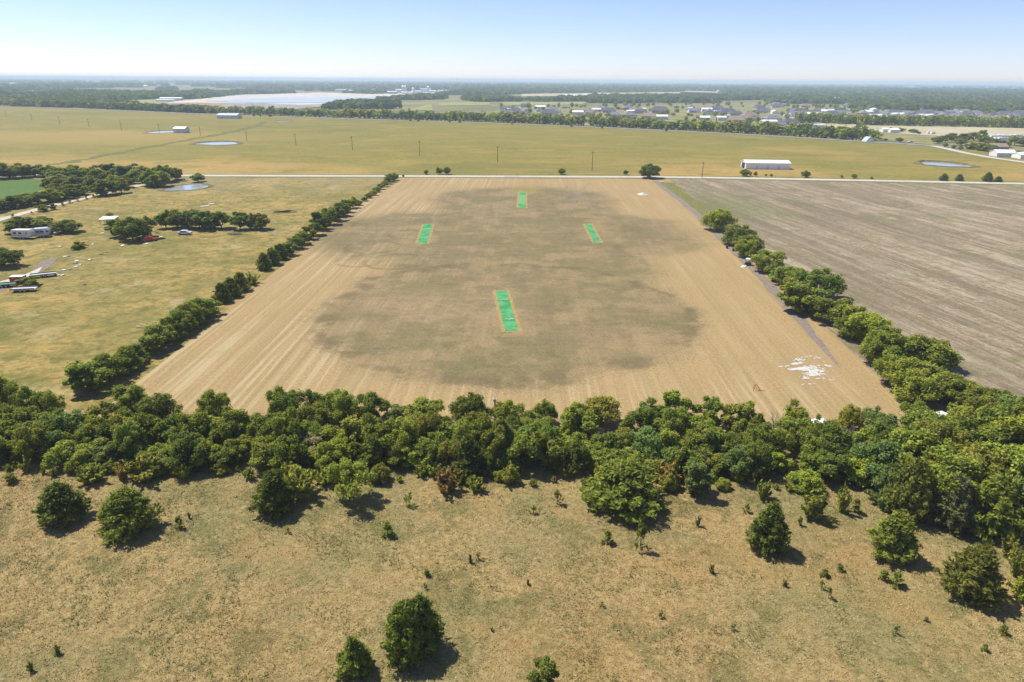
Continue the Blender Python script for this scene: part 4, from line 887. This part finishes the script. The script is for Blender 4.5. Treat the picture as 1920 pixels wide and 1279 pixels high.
# ------------------------------------------------------------------ buildings
def gable_parts(W, D, Hw, Hr, ov=.5, hip=0.0):
    wall = MB(); x, y = W / 2, D / 2
    V = [(-x, -y, -.3), (x, -y, -.3), (x, y, -.3), (-x, y, -.3), (-x, -y, Hw), (x, -y, Hw), (x, y, Hw), (-x, y, Hw)]; Fc = [(0, 1, 5, 4), (1, 2, 6, 5), (2, 3, 7, 6), (3, 0, 4, 7)]
    if not hip:
        V += [(-x, 0, Hr), (x, 0, Hr)]; Fc += [(4, 8, 7), (5, 6, 9)]
    wall.face_set(V, Fc)
    roof = MB(); s = (Hr - Hw) / y; xo, yo = x + ov, y + ov; ze = Hw - s * ov; hx_ = xo - hip * (y + ov); t = .18
    top = [(-xo, -yo, ze + t), (xo, -yo, ze + t), (hx_, 0, Hr + t), (-hx_, 0, Hr + t), (xo, yo, ze + t), (-xo, yo, ze + t)]
    bot = [(p[0], p[1], p[2] - t) for p in top]
    Fc = [(0, 1, 2, 3), (4, 5, 3, 2), (7, 6, 9, 8), (10, 8, 9, 11), (0, 6, 7, 1), (4, 10, 11, 5), (1, 7, 8, 2), (2, 8, 10, 4), (5, 11, 9, 3), (3, 9, 6, 0)]
    if hip: Fc += [(1, 4, 2), (5, 0, 3)]
    roof.face_set(top + bot, Fc)
    return wall, roof
def panel(W, H, x, y, z, th=.08, side='front'):
    mb = MB()
    if side == 'front': mb.box(x - W / 2, x + W / 2, y - th, y, z, z + H)
    else: mb.box(x - th if x < 0 else x, x if x < 0 else x + th, y - W / 2, y + W / 2, z, z + H)
    return mb
HV = []
for (W, D, Hw, Hr, hip, wl, rf) in ((17, 11, 2.9, 6.0, .8, 'wallb', 'roofg'), (20, 12, 3.0, 6.8, .7, 'wallt', 'roofd'), (15, 10, 2.8, 5.4, 0, 'wallw', 'roofg'), (18, 11, 3.0, 6.2, .8, 'wallt', 'roofb'), (16, 10, 3.4, 5.2, 0, 'white', 'white'), (22, 12, 3.0, 6.5, .7, 'wallw', 'roofd')):
    a, b = gable_parts(W, D, Hw, Hr, .6, hip); D2 = -D / 2
    parts = [('wall', a.mesh('wall', M[wl])), ('roof', b.mesh('roof', M[rf])), ('door', panel(1.1, 2.1, W * .05, D2, 0).mesh('door', M['rust'])), ('garage_door', panel(4.8, 2.2, W * .3, D2, 0).mesh('garage_door', M['white' if wl != 'white' else 'dark']))]
    for xx in (-.36, -.16): parts.append(('window', panel(1.7, 1.2, W * xx, D2, 1.0).mesh('window', M['glass'])))
    HV.append((parts, W, D, Hr))
def building(name, parts, base, rz, scale, label, cat, group):
    o = empty(name, base, rz); o.scale = tuple(q * (1.15 if name == 'house' else 1.0) for q in scale); tag(o, label, cat, group)
    for nm, me in parts: link(nm, me, o)
    return o
_hr = random.Random(9)
EXTRA = [(_hr.uniform(1490, 1925), _hr.uniform(209, 226), _hr.choice([0, 1, 2, 2, 4, 4, 5]), _hr.uniform(.7, 1.1)) for _ in range(44)] + [(_hr.uniform(940, 1490), _hr.uniform(201, 218), _hr.choice([0, 2, 3, 4, 5]), _hr.uniform(.7, 1.0)) for _ in range(22)]
HWD = ['grey hip-roofed brick', 'charcoal hip-roofed tan', 'grey gabled pale', 'brown-roofed tan', 'white metal-roofed', 'long charcoal-roofed pale']
HOUSES = [(957, 207, 4, .6), (974, 212, 2, .8), (983, 216, 1, .8), (990, 208, 0, .8), (1013, 204, 4, 1), (1009, 209, 2, .7), (1034, 208, 0, 1), (1030, 216, 1, 1.1), (1096, 210, 3, 1), (1108, 212, 3, .7), (1127, 207, 0, 1.1), (1142, 211, 1, 1), (1152, 219, 0, 1), (1175, 206, 0, 1.1), (1190, 209, 2, 1), (1182, 211, 4, .7), (1196, 212, 1, .9), (1205, 206, 4, .6),
          (1230, 207, 3, 1.1), (1237, 212, 1, 1.3), (1180, 220, 0, 1), (1218, 222, 3, 1), (1300, 211, 2, 1.1), (1322, 206, 3, 1), (1344, 208, 1, 1.1), (1330, 214, 5, 1.1), (1362, 214, 5, 1.2), (1344, 213, 4, .8), (1318, 225, 4, .9), (1380, 230, 3, 1.1), (1398, 226, 3, 1), (1294, 204, 4, .5),
          (1405, 221, 3, 1.1), (1432, 212, 5, 1), (1452, 213, 4, .9), (1455, 198, 0, 1), (1472, 199, 2, 1), (1490, 213, 1, 1.1), (1494, 220, 2, 1.4), (1512, 216, 5, 1), (1529, 217, 3, .9), (1557, 217, 1, 1), (1535, 212, 0, 1), (1572, 214, 2, .9), (1593, 218, 3, .8), (1618, 216, 0, 1.1), (1640, 219, 1, .9), (1655, 216, 0, 1), (1447, 227, 0, 1.1), (1480, 233, 5, .9), (1464, 236, 2, .6), (1590, 202, 5, 1.2), (1508, 201, 3, 1), (1535, 201, 2, 1),
          (1680, 220, 4, 1.1), (1700, 217, 0, 1), (1712, 224, 2, 1), (1735, 217, 1, 1.2), (1724, 222, 0, 1), (1752, 224, 2, 1), (1766, 222, 0, 1.1), (1780, 219, 5, 1), (1795, 218, 0, 1), (1810, 208, 4, .9), (1812, 222, 1, 1.1), (1828, 219, 0, 1.1), (1846, 224, 3, 1), (1860, 222, 1, 1), (1872, 225, 0, 1), (1882, 219, 1, 1.1), (1895, 222, 0, 1), (1908, 221, 5, 1), (1918, 224, 1, 1), (1815, 226, 2, .9), (1711, 206, 3, .7), (1836, 226, 0, .8)] + EXTRA
for i, (px, py, v, s) in enumerate(sorted(HOUSES)):
    parts, W, D, Hr = HV[v]; b = P(px, py); b[2] = -.2
    building('house', parts, b, random.choice([0, 0, math.pi / 2, .3, -.35]) + random.uniform(-.15, .15), (s, s, s * 1.05), f'{HWD[v]} house of the settlement behind the belt, {ordinal(i + 1)} from the left', 'house', 'houses of the settlement')
# scattered trees among the houses
for i in range(190):
    for _ in range(20):
        px = 935 + 990 * (i + random.random()) / 190; lo = np.interp(px, [935, 1160, 1400, 1660, 1925], [205, 200, 197, 209, 214]); hi = np.interp(px, hx, hyv) - 9 if px < 1490 else 228
        py = random.uniform(lo, hi)
        if all(abs(px - h[0]) > 9 or abs(py - h[1]) > 3.2 for h in HOUSES): break
    far_plant('garden_tree', px, py, random.uniform(4, 8.5), random.uniform(5, 10), f'small dark tree among the settlement houses, {ordinal(i + 1)} from the left', 'trees among the houses', colour_pick(dict(mid=3, dark=4, olive=1)))
for i, px in enumerate(sorted(random.uniform(930, 1640) for _ in range(46))):
    py = np.interp(px, [930, 1160, 1400, 1640], [203, 199.5, 196, 206]) + random.uniform(-1, 1.5)
    far_plant('garden_tree', px, py, random.uniform(6, 10), random.uniform(6, 10), f'dark tree behind the last settlement houses, {ordinal(i + 1)} from the left', 'trees behind the houses', colour_pick(dict(mid=3, dark=4)))
# barns
def barn(name, px0, px1, py, D, Hw, Hr, wm, rm, label, ang=0.0, open_end=True):
    a, b = P(px0, py), P(px1, py); W = np.linalg.norm(b - a); c = (a + b) / 2; c[1] += D / 2
    w, rf = gable_parts(W, D, Hw, Hr, .35); o = empty(name, c, ang); tag(o, label, 'barn')
    w.build('wall', M[wm], o); rf.build('roof', M[rm], o)
    if open_end: panel(D * .62, Hw * .92, -W / 2, 0, 0, .1, 'side').build('dark_doorway_panel', M['dark'], o)  # near-black panel on the closed end wall; paints in the shade inside the doorway
    for k in range(-1, 2): panel(1.0, 2.0, W * .25 * k, -D / 2, 0).build('door', M['galv'], o)
    return o
barn('barn', 1400, 1480, 317.5, 12, 3.6, 4.8, 'white', 'white', 'long white metal barn with an open end on the far pasture', -.04)
barn('barn', 406, 446, 222.5, 16, 4.2, 6.4, 'galv', 'galv', 'grey metal barn beside the highway at upper left')
barn('barn', 325, 347.5, 249.5, 10, 4, 5.5, 'galv', 'white', 'small grey barn with a white roof beside the left pond')
barn('barn', 1074, 1094, 216, 20, 4.5, 6.5, 'wallw', 'white', 'white barn on bare ground among the settlement houses')
barn('barn', 1431, 1457, 234, 14, 4, 5.6, 'white', 'white', 'white barn right behind the belt, left of the glasshouse')
barn('barn', 1232, 1252, 224, 14, 4, 6, 'wallw', 'white', 'white-roofed barn near the middle of the settlement')
barn('barn', 1346, 1362, 226, 14, 4, 5.6, 'wallw', 'white', 'white barn alone on a lawn behind the belt')
barn('barn', 1560, 1578, 190, 40, 7, 10, 'white', 'white', 'big white warehouse in the woods behind the settlement', 0, False)
barn('barn', 1603, 1618, 197, 30, 6, 8, 'white', 'white', 'white warehouse left of two in the woods', 0, False)
barn('barn', 1628, 1646, 197.5, 30, 6, 8, 'white', 'white', 'white warehouse right of two in the woods', 0, False)
barn('barn', 1524, 1547, 240, 10, 3, 4.2, 'galv', 'galv', 'low pale glasshouse-like barn on the tan field', .12, False)
barn('barn', 1656, 1668, 248, 9, 3, 4.2, 'wallw', 'white', 'left half of the white shed pair on the tan field', 0, False)
barn('barn', 1670, 1686, 249, 9, 3, 4.2, 'wallw', 'white', 'right half of the white shed pair on the tan field', 0, False)
barn('barn', 1872, 1904, 294.5, 11, 2.8, 4.6, 'wallw', 'white', 'white-roofed house at the right edge by the side road', -.1, False)
barn('barn', 1862, 1890, 283, 12, 3.0, 5.4, 'wallb', 'roofb', 'brown-roofed house behind the white-roofed house', -.1, False)
barn('barn', 1914, 1950, 298, 10, 2.6, 4.0, 'white', 'white', 'white shed cut by the right edge', 0, False)
# round-topped shed on the highway edge
b0, b1 = P(1624, 266), P(1640, 266); W = np.linalg.norm(b1 - b0); mb = MB(); V = []; n = 10
for k in range(n + 1):
    t = math.pi * k / n
    V += [(-W / 2 + W * k / n, 0, 4.2 * math.sin(t)), (-W / 2 + W * k / n, 9, 4.2 * math.sin(t))]
mb.face_set(V, [(2 * k, 2 * k + 2, 2 * k + 3, 2 * k + 1) for k in range(n)] + [tuple(range(0, 2 * n + 1, 2)), tuple(range(2 * n + 1, 0, -2))])
o = empty('dome_shed', (b0 + b1) / 2); tag(o, 'silver round-topped shed where the belt meets the highway', 'shed'); mb.build('shell', M['galv'], o); MB().box(-1.5, 1.5, -.1, 0, 0, 2.4).build('door', M['white'], o)
# quarry plant
i = 0
for (px, py, W, D, Hh, m) in sorted(((610, 170.5, 60, 30, 9, 'white'), (640, 171.5, 46, 30, 12, 'white'), (662, 172.5, 40, 30, 10, 'galv'), (685, 173, 56, 30, 8, 'white'), (708, 172, 44, 30, 15, 'white'), (722, 175, 40, 26, 9, 'galv'), (736, 176, 34, 26, 12, 'blue'), (750, 174.5, 34, 26, 20, 'galv'), (765, 176, 44, 26, 9, 'wallw'), (782, 175, 40, 26, 14, 'white'),
                              (798, 172.5, 46, 30, 22, 'white'), (812, 173.5, 30, 26, 10, 'galv'), (830, 172, 40, 26, 9, 'white'), (702, 167, 60, 30, 8, 'white'), (605, 169, 40, 30, 14, 'white'), (322, 187, 50, 20, 6, 'wallw'), (312, 190, 40, 20, 5, 'white'), (670, 169.5, 50, 30, 9, 'wallw'), (745, 170, 60, 30, 7, 'wallw'))):
    i += 1; Hh *= .62; a, b = gable_parts(W, D, Hh, Hh + 1.8, .5); c = P(px, py); o = empty('plant_building', c, random.uniform(-.25, .25))
    tag(o, f'pale industrial building of the quarry plant, {ordinal(i)} from the left', 'building', 'quarry plant buildings'); a.build('wall', M[m], o); b.build('roof', M['white' if m != 'white' else 'galv'], o)
for i, (px, py, rad, hh) in enumerate(sorted(((756, 175, 6, 26), (760, 175, 6, 26), (803, 173, 6, 22), (775, 176, 5, 20)))):
    o = empty('silo', P(px, py)); tag(o, f'tall pale silo of the quarry plant, {ordinal(i + 1)} from the left', 'silo', 'quarry silos')
    MB().cyl((0, 0, -.5), rad, hh, 14).build('drum', M['galv'], o); MB().tube([(0, 0, hh - .6), (0, 0, hh + 3)], [rad * 1.02, .8], 14).build('cap', M['white'], o)
for i, (px, py, top) in enumerate(((858, 176, 140), (845, 172, 147), (217, 166, 144))):
    b = P(px, py); h = min(60.0, height_at(b, top)); o = empty('radio_mast', b); tag(o, ('tall thin lattice mast right of the quarry plant', 'shorter thin mast beside the tall one', 'thin mast on the far left horizon')[i], 'mast')
    mb = MB(); a = h * .012 + .5
    for k in range(3):
        t = 2.09 * k; mb.tube([(a * math.cos(t), a * math.sin(t), -.5), (a * .4 * math.cos(t), a * .4 * math.sin(t), h)], [.35, .25], 4)
    mb.build('legs', M['galv'], o); mb = MB()
    for k in range(12):
        z = h * (k + .5) / 12; mb.tube([(a * .8, 0, z), (-a * .5, a * .6, z + h / 24), (-a * .5, -a * .6, z)], [.15, .15, .15], 4)
    mb.build('bracing', M['galv'], o)
# tiny far buildings near the horizon
for i in range(60):
    px = 20 + 1880 * (i + random.random()) / 60; py = random.uniform(160, 184) if px > 950 else random.uniform(156, 166)
    W = random.uniform(14, 46); c = P(px, py + (px - 960) * .003); a, b = gable_parts(W, W * .6, 6, 9, .5); o = empty('far_building', c, random.uniform(-.5, .5)); tag(o, f'tiny pale building far off toward the horizon, {ordinal(i + 1)} from the left', 'building', 'far buildings near the horizon')
    a.build('wall', M['white'], o); b.build('roof', M['white'], o)
# utility poles
for i, (px, py, top) in enumerate(((12, 220, 208), (60, 226, 213.5), (112, 232, 218), (167, 238, 223), (228, 244.5, 227), (299, 249, 232), (376, 255, 238.5), (463, 264, 246), (555, 272.5, 250), (661, 282, 255.5), (787, 291.5, 264), (933, 304, 274), (1110, 320, 283), (1316, 334, 303))):
    b = P(px, py); h = height_at(b, top); o = empty('utility_pole', b, .25); tag(o, f'wooden utility pole crossing the far pasture, {ordinal(i + 1)} from the left', 'utility pole', 'utility poles across the pasture')
    MB().tube([(0, 0, -.3), (0, 0, h)], [.20, .14], 7).build('post', M['pole'], o); MB().box(-1.2, 1.2, -.06, .06, h - .9, h - .72).build('crossarm', M['pole'], o)
    for xk in (-1.05, 0, 1.05): MB().tube([(xk, 0, h - .72), (xk, 0, h - .45)], [.07, .05], 6).build('insulator', M['galv'], o)
b = P(928, 792); h = height_at(b, 747); o = empty('utility_pole', b); tag(o, 'dark wooden pole sticking up out of the near hedge', 'utility pole'); MB().tube([(0, 0, -.3), (0, 0, h)], [.13, .10], 7).build('post', M['pole'], o); MB().box(-.25, .25, -.15, .15, h - .5, h - .1).build('meter_box', M['galv'], o)

# ------------------------------------------------------------------ vehicles and yard things
def wheels(o, xs, y, rad, w=.24):
    for xx in xs:
        for s in (-1, 1):
            t = MB().cyl((xx, s * y - w / 2, rad), rad, w, 12, 'y').build('wheel', M['black'], o); MB().cyl((xx, s * y - w / 2 - .01, rad), rad * .5, w + .02, 10, 'y').build('rim', M['galv'], t)
def camper(px, py, L, label, rz, mat='white', trim='blue', H=2.6):
    o = empty('camper', P(px, py), rz); tag(o, label, 'camper'); W = 2.4; x = L / 2
    prof = [(-x, .6), (-x + .1, H + .35), (x - .5, H + .45), (x, H - .3), (x, 1.2), (x - .5, .6)]
    mb = MB(); n = len(prof); mb.face_set([(p[0], -W / 2, p[1]) for p in prof] + [(p[0], W / 2, p[1]) for p in prof], [tuple(range(n)), tuple(range(2 * n - 1, n - 1, -1))] + [(i, i + n, (i + 1) % n + n, (i + 1) % n) for i in range(n)]); mb.build('body', M[mat], o)
    for k in range(3): MB().box(-x + .7 + k * L * .28, -x + .7 + k * L * .28 + 1.1, -W / 2 - .03, -W / 2, 1.6, 2.3).build('window', M['glass'], o)
    MB().box(x * .35, x * .35 + .7, -W / 2 - .04, -W / 2, .75, 2.6).build('door', M['galv'], o); MB().box(-x + .05, x - .6, -W / 2 - .02, -W / 2 + .0, 1.15, 1.35).build('stripe', M[trim], o)
    wheels(o, (-.5, .5), W / 2 - .15, .36); return o
def car(px, py, rz, label, mat='white', van=False, px2=None):
    o = empty('van' if van else 'car', P(px, py), rz); tag(o, label, 'van' if van else 'car'); W = 1.8
    prof = [(-2.2, .35), (-2.25, .95), (-1.6, 1.0), (-1.1, 1.5), (.7, 1.5), (1.3, 1.0), (2.2, .9), (2.25, .4)] if not van else [(-2.6, .35), (-2.6, 2.3), (1.4, 2.3), (2.1, 1.3), (2.7, 1.15), (2.75, .4)]
    mb = MB(); n = len(prof); mb.face_set([(p[0], -W / 2, p[1]) for p in prof] + [(p[0], W / 2, p[1]) for p in prof], [tuple(range(n)), tuple(range(2 * n - 1, n - 1, -1))] + [(i, i + n, (i + 1) % n + n, (i + 1) % n) for i in range(n)]); mb.build('body', M[mat], o)
    for s in (-1, 1):
        y = s * W / 2; z0, z1 = (1.05, 1.42) if not van else (1.35, 2.0); MB().box(-.95 if not van else .2, .75 if not van else 1.3, min(y, y + s * .02), max(y, y + s * .02), z0, z1).build('window', M['glass'], o)
    wheels(o, (-1.4, 1.45), W / 2 - .1, .33); return o
def flat_trailer(px, py, L, rz, label, mat='galv'):
    o = empty('flat_trailer', P(px, py), rz); tag(o, label, 'trailer'); MB().box(-L / 2, L / 2, -1.1, 1.1, .62, .74).build('deck', M[mat], o); MB().box(L / 2, L / 2 + 1.4, -.08, .08, .55, .66).build('drawbar', M['rust'], o)
    for s in (-1, 1): MB().box(-L / 2, L / 2, s * 1.1 - .04, s * 1.1 + .04, .74, .98).build('side_rail', M['rust'], o)
    wheels(o, (-.45, .45), .95, .34); return o
camper(46, 447, 6.6, 'long white camper parked under the wide oak', -.05, 'wallw'); camper(81, 444, 4.4, 'short pale camper next to the long white camper', .35, 'galv')
flat_trailer(84, 437, 4.5, .3, 'flat trailer behind the short pale camper')
o = empty('red_trailer', P(36, 531), .12); tag(o, 'red box trailer beside the yard track', 'trailer'); MB().box(-1.6, 1.6, -.95, .95, .5, 1.9).build('box', M['red'], o); MB().box(-1.65, 1.65, -1.0, 1.0, 1.9, 1.98).build('roof', M['wallw'], o); MB().box(1.6, 2.6, -.06, .06, .5, .6).build('drawbar', M['rust'], o); wheels(o, (0,), .9, .33)
flat_trailer(46, 546, 5.5, .25, 'grey flat trailer under the low bushy tree'); flat_trailer(82, 519, 6.0, .55, 'long pale flat trailer in the junk row', 'galv'); flat_trailer(10, 538, 5, .4, 'green-tarped flat trailer at the left edge', 'tarp')
car(347, 440, .1, 'pale car parked in the shade under the long copse', 'galv'); car(1707, 267.5, .1, 'pale car driving on the highway near the junction', 'galv')
o = car(280, 452, .5, 'small red car at the edge of the copse shade', 'red')
# open shed with a white roof
o = empty('open_shed', P(206, 420), .06); o.scale = (.78, .78, .85); tag(o, 'open-sided shed with a flat white roof at the copse', 'shed'); MB().face_set([(-3.6, -2.2, 2.3), (3.6, -2.2, 2.5), (3.6, 2.2, 3.1), (-3.6, 2.2, 2.9), (-3.6, -2.2, 2.18), (3.6, -2.2, 2.38), (3.6, 2.2, 2.98), (-3.6, 2.2, 2.78)], [(0, 1, 2, 3), (7, 6, 5, 4), (0, 4, 5, 1), (1, 5, 6, 2), (2, 6, 7, 3), (3, 7, 4, 0)]).build('roof', M['white'], o)
for (a, b, h) in ((-3.3, -1.9, 2.2), (3.3, -1.9, 2.36), (3.3, 1.9, 2.9), (-3.3, 1.9, 2.75), (0, -1.9, 2.25)): MB().box(a - .08, a + .08, b - .08, b + .08, -.1, h).build('post', M['pole'], o)
MB().box(.6, 3.2, 1.85, 1.95, 0, 2.6).build('back_wall', M['galv'], o)
# sheet metal and boards lying about the yard, each on its own
JN = [(112, 463, 6, 3, .3), (163, 460, 10, 2, .25), (174, 459, 6, 2, .1), (122, 482, 3, 5, .8), (128, 481, 3, 4, .5), (141, 494, 6, 2, .3), (144, 490, 6, 2, .2), (132, 505, 9, 2, .5), (142, 501, 10, 2.4, .5), (150, 497, 8, 2, .5), (120, 507, 5, 2, .2), (104, 515, 7, 2, .4), (109, 517, 5, 2, .2), (117, 517, 3, 2, .1), (190, 477, 4, 2, .5), (200, 473, 4, 2, .5), (168, 488, 6, 2, .5), (230, 461, 4, 2, .4), (88, 442, 4, 2, 0), (95, 436, 8, 1.8, .1), (118, 441, 6, 3, .5), (192, 438, 6, 2, 0), (105, 437, 8, 1.4, 0), (384, 387, 18, 2.2, .55), (396, 383, 16, 2.0, .5), (30, 545, 3, 2, 0), (158, 534, 6, 2, .2), (275, 458, 4, 2, .3), (302, 445, 6, 2, .2), (543, 397, 9, 3, .2)]
for i, (px, py, wp, dp, rz) in enumerate(sorted(JN)):
    c = P(px, py); k = proj(c)[2] / F_PX; W = max(.9, wp * k * random.uniform(.45, .9)); rz += random.uniform(-.7, .7); D = random.uniform(.4, 1.1); o = empty('scrap_sheet', c, rz); tag(o, f'pale scrap sheet lying in the yard grass, {ordinal(i + 1)} from the left', 'scrap', 'scrap lying about the yard')
    mm = random.choice(['galv', 'galv', 'wallw', 'wallw', 'rust', 'twig']); mb = MB(); n = 5
    V = [(-W / 2 + W * a / n, s * D / 2, .12 + .06 * (a % 2) + (.12 if s > 0 else 0)) for a in range(n + 1) for s in (-1, 1)]; mb.face_set(V, [(2 * a, 2 * a + 2, 2 * a + 3, 2 * a + 1) for a in range(n)]); mb.face_set([(p[0], p[1], p[2] - .05) for p in V], [(2 * a + 1, 2 * a + 3, 2 * a + 2, 2 * a) for a in range(n)]); mb.build('sheet', M[mm], o)
    MB().box(-W * .4, -W * .4 + .1, -D / 2, D / 2, -.03, .12).build('batten', M['rust'], o); MB().box(W * .3, W * .3 + .1, -D / 2, D / 2, -.03, .12).build('batten', M['rust'], o)
# brush pile and a hay-coloured log in the pasture
def log_pile(px, py, n, L, label, mat):
    o = empty('brush_pile', P(px, py), .1); tag(o, label, 'brush pile')
    for k in range(n):
        a = random.uniform(-.6, .6); c = np.array([random.uniform(-1, 1) * L * .35, random.uniform(-.6, .6), .15 + .12 * (k % 4)]); d = np.array([math.cos(a), math.sin(a), random.uniform(-.05, .15)]) * L * random.uniform(.3, .55)
        MB().tube([c - d, c, c + d], [.07, .09, .05], 5).build('branch', M[mat], o)
log_pile(440, 440, 14, 4.0, 'grey brush pile in front of the three trees', 'twig'); log_pile(535, 398, 16, 6.5, 'dark brush pile in the pasture right of the copses', 'bark'); log_pile(277, 614, 7, 3.2, 'pale fallen log in the pasture beside the tree line', 'timber')
# things along the field track
o = empty('utility_cart', P(1402, 497), 1.0); tag(o, 'dark utility cart with white canopy beside the field track', 'cart')
MB().box(-1.2, 1.2, -.6, .6, .35, .85).build('body', M['black'], o); MB().box(-.9, .7, -.65, .65, 1.85, 1.93).build('canopy', M['white'], o); MB().box(-.4, .1, -.5, .5, .85, 1.25).build('seat', M['galv'], o)
for a in (-.8, .6):
    for s in (-.58, .58): MB().box(a - .03, a + .03, s - .03, s + .03, .85, 1.85).build('post', M['black'], o)
wheels(o, (-.8, .8), .6, .26, .2)
o = empty('white_board', P(1394, 500), 1.0); tag(o, 'white board lying flat beside the utility cart', 'board'); MB().box(-1.4, 1.4, -.5, .5, 0, .12).build('panel', M['white'], o); MB().box(-1.2, 1.2, -.1, .1, .12, .2).build('batten', M['timber'], o)
o = empty('picnic_table', P(1471, 561), .9); tag(o, 'pale wooden picnic table beside the field track', 'picnic table')
for k in range(4): MB().box(-.95, .95, -.38 + k * .2, -.21 + k * .2, .72, .77).build('table_plank', M['timber'], o)
for s in (-1, 1):
    for k in range(2): MB().box(-.95, .95, s * .72 - .16 + k * .17, s * .72 - .01 + k * .17, .43, .47).build('seat_plank', M['timber'], o)
    MB().tube([(s * .7, -.8, 0), (s * .7, -.2, .72)], [.05, .05], 4).build('leg', M['timber'], o); MB().tube([(s * .7, .8, 0), (s * .7, .2, .72)], [.05, .05], 4).build('leg', M['timber'], o); MB().box(s * .7 - .04, s * .7 + .04, -.85, .85, .36, .43).build('cross_beam', M['timber'], o)
for i, (px, py) in enumerate(((1363, 466), (1375, 471), (1449, 528), (1498, 575))):
    o = empty('barrel', P(px, py)); tag(o, f'dark barrel under the right tree line, {ordinal(i + 1)} from the far end', 'barrel', 'barrels under the tree line'); MB().tube([(0, 0, 0), (0, 0, .3), (0, 0, .6), (0, 0, .95)], [.32, .36, .36, .32], 12).build('drum', M['black' if i != 3 else 'blue'], o); MB().cyl((0, 0, .95), .27, .04, 12).build('lid', M['rust'], o)
o = empty('folding_frame', P(1416, 731), .3); tag(o, 'small red A-frame stand on the straw before the hedge', 'stand')
for (a, b) in ((-.7, -.4), (.7, -.4), (0, .7)): MB().tube([(a, b, 0), (a * .08, b * .08, 1.1)], [.05, .04], 5).build('leg', M['red'], o)
MB().tube([(.4, -.5, .05), (1.4, -.9, .05)], [.05, .05], 5).build('bar', M['red'], o)
o = empty('lime_heap', P(1205, 365), 0); tag(o, 'small white heap under a sheet at the far right of the field', 'heap'); n = 14; V = [(0, 0, 1.0)]; 
for (rad, z) in ((.7, .75), (1.5, .3), (2.1, 0.01)):
    for k in range(n): t = 6.283 * k / n; e = 1 + .15 * math.sin(3 * t + z); V.append((rad * e * 1.2 * math.cos(t), rad * e * math.sin(t), z))
MB().face_set(V, [(0, 1 + k, 1 + (k + 1) % n) for k in range(n)] + [(1 + m * n + k, 1 + (m + 1) * n + k, 1 + (m + 1) * n + (k + 1) % n, 1 + m * n + (k + 1) % n) for m in range(2) for k in range(n)]).build('cover', M['lime'], o); MB().box(-.3, .3, -2.4, -2.0, 0, .2).build('weight', M['galv'], o)
car(1538, 806, .1, 'white car half hidden in the gap of the hedge', 'white'); car(1765, 792, .4, 'white car glimpsed through the thicket on the right', 'white'); car(1312, 802, .1, 'pale grey-blue car behind the hedge', 'blue')
# white vehicles in the lot at the right edge
for i, (px, py, rz) in enumerate(((1846, 258.5, .2), (1856, 259.5, .3), (1866, 260.5, .2), (1876, 259, .3), (1886, 260.5, .1), (1898, 259.5, .4), (1870, 264, .2), (1880, 264.5, .2), (1908, 258.5, .1))):
    camper(px, py, random.uniform(8, 12), f'white recreational vehicle in the lot behind the grove, {ordinal(i + 1)} from the left', rz, 'white', 'galv', 3.0)['group'] = 'vehicles in the white lot'
for i, (px, py) in enumerate(((1742, 251), (1749, 251.5), (1637, 248), (1642, 248.5))): car(px, py, .2, ('left white van parked alone on the tan field', 'right white van parked alone on the tan field', 'left white van beside the shed pair', 'right white van beside the shed pair')[i], 'white', True)
# gate at the field entrance and white gate boards
for i, (px, py) in enumerate(((953, 335), (966, 335))):
    o = empty('gate', P(px, py), 0); tag(o, ('left white gate leaf', 'right white gate leaf')[i] + ' where the field meets the road', 'gate'); 
    for z in (.4, .8, 1.2): MB().box(-1.9, 1.9, -.05, .05, z, z + .12).build('rail', M['white'], o)
    for a in (-1.9, 1.9): MB().box(a - .08, a + .08, -.08, .08, 0, 1.4).build('post', M['white'], o)

# ------------------------------------------------------------------ the air
hz_g = bpy.data.materials.new('haze_air'); hz_g.use_nodes = True; nt = hz_g.node_tree; nt.nodes.clear()
ho = nt.nodes.new('ShaderNodeOutputMaterial'); pv = nt.nodes.new('ShaderNodeVolumePrincipled'); pv.inputs['Color'].default_value = (.70, .85, 1.0, 1); pv.inputs['Density'].default_value = 1.5e-4; pv.inputs['Anisotropy'].default_value = 0.0
nt.links.new(pv.outputs[0], ho.inputs['Volume'])
hb = MB().box(-48000, 48000, -48000, 48000, -1.6, 64).build('haze', hz_g); tag(hb, 'thin blue summer haze over the plain', 'haze', None, 'stuff')
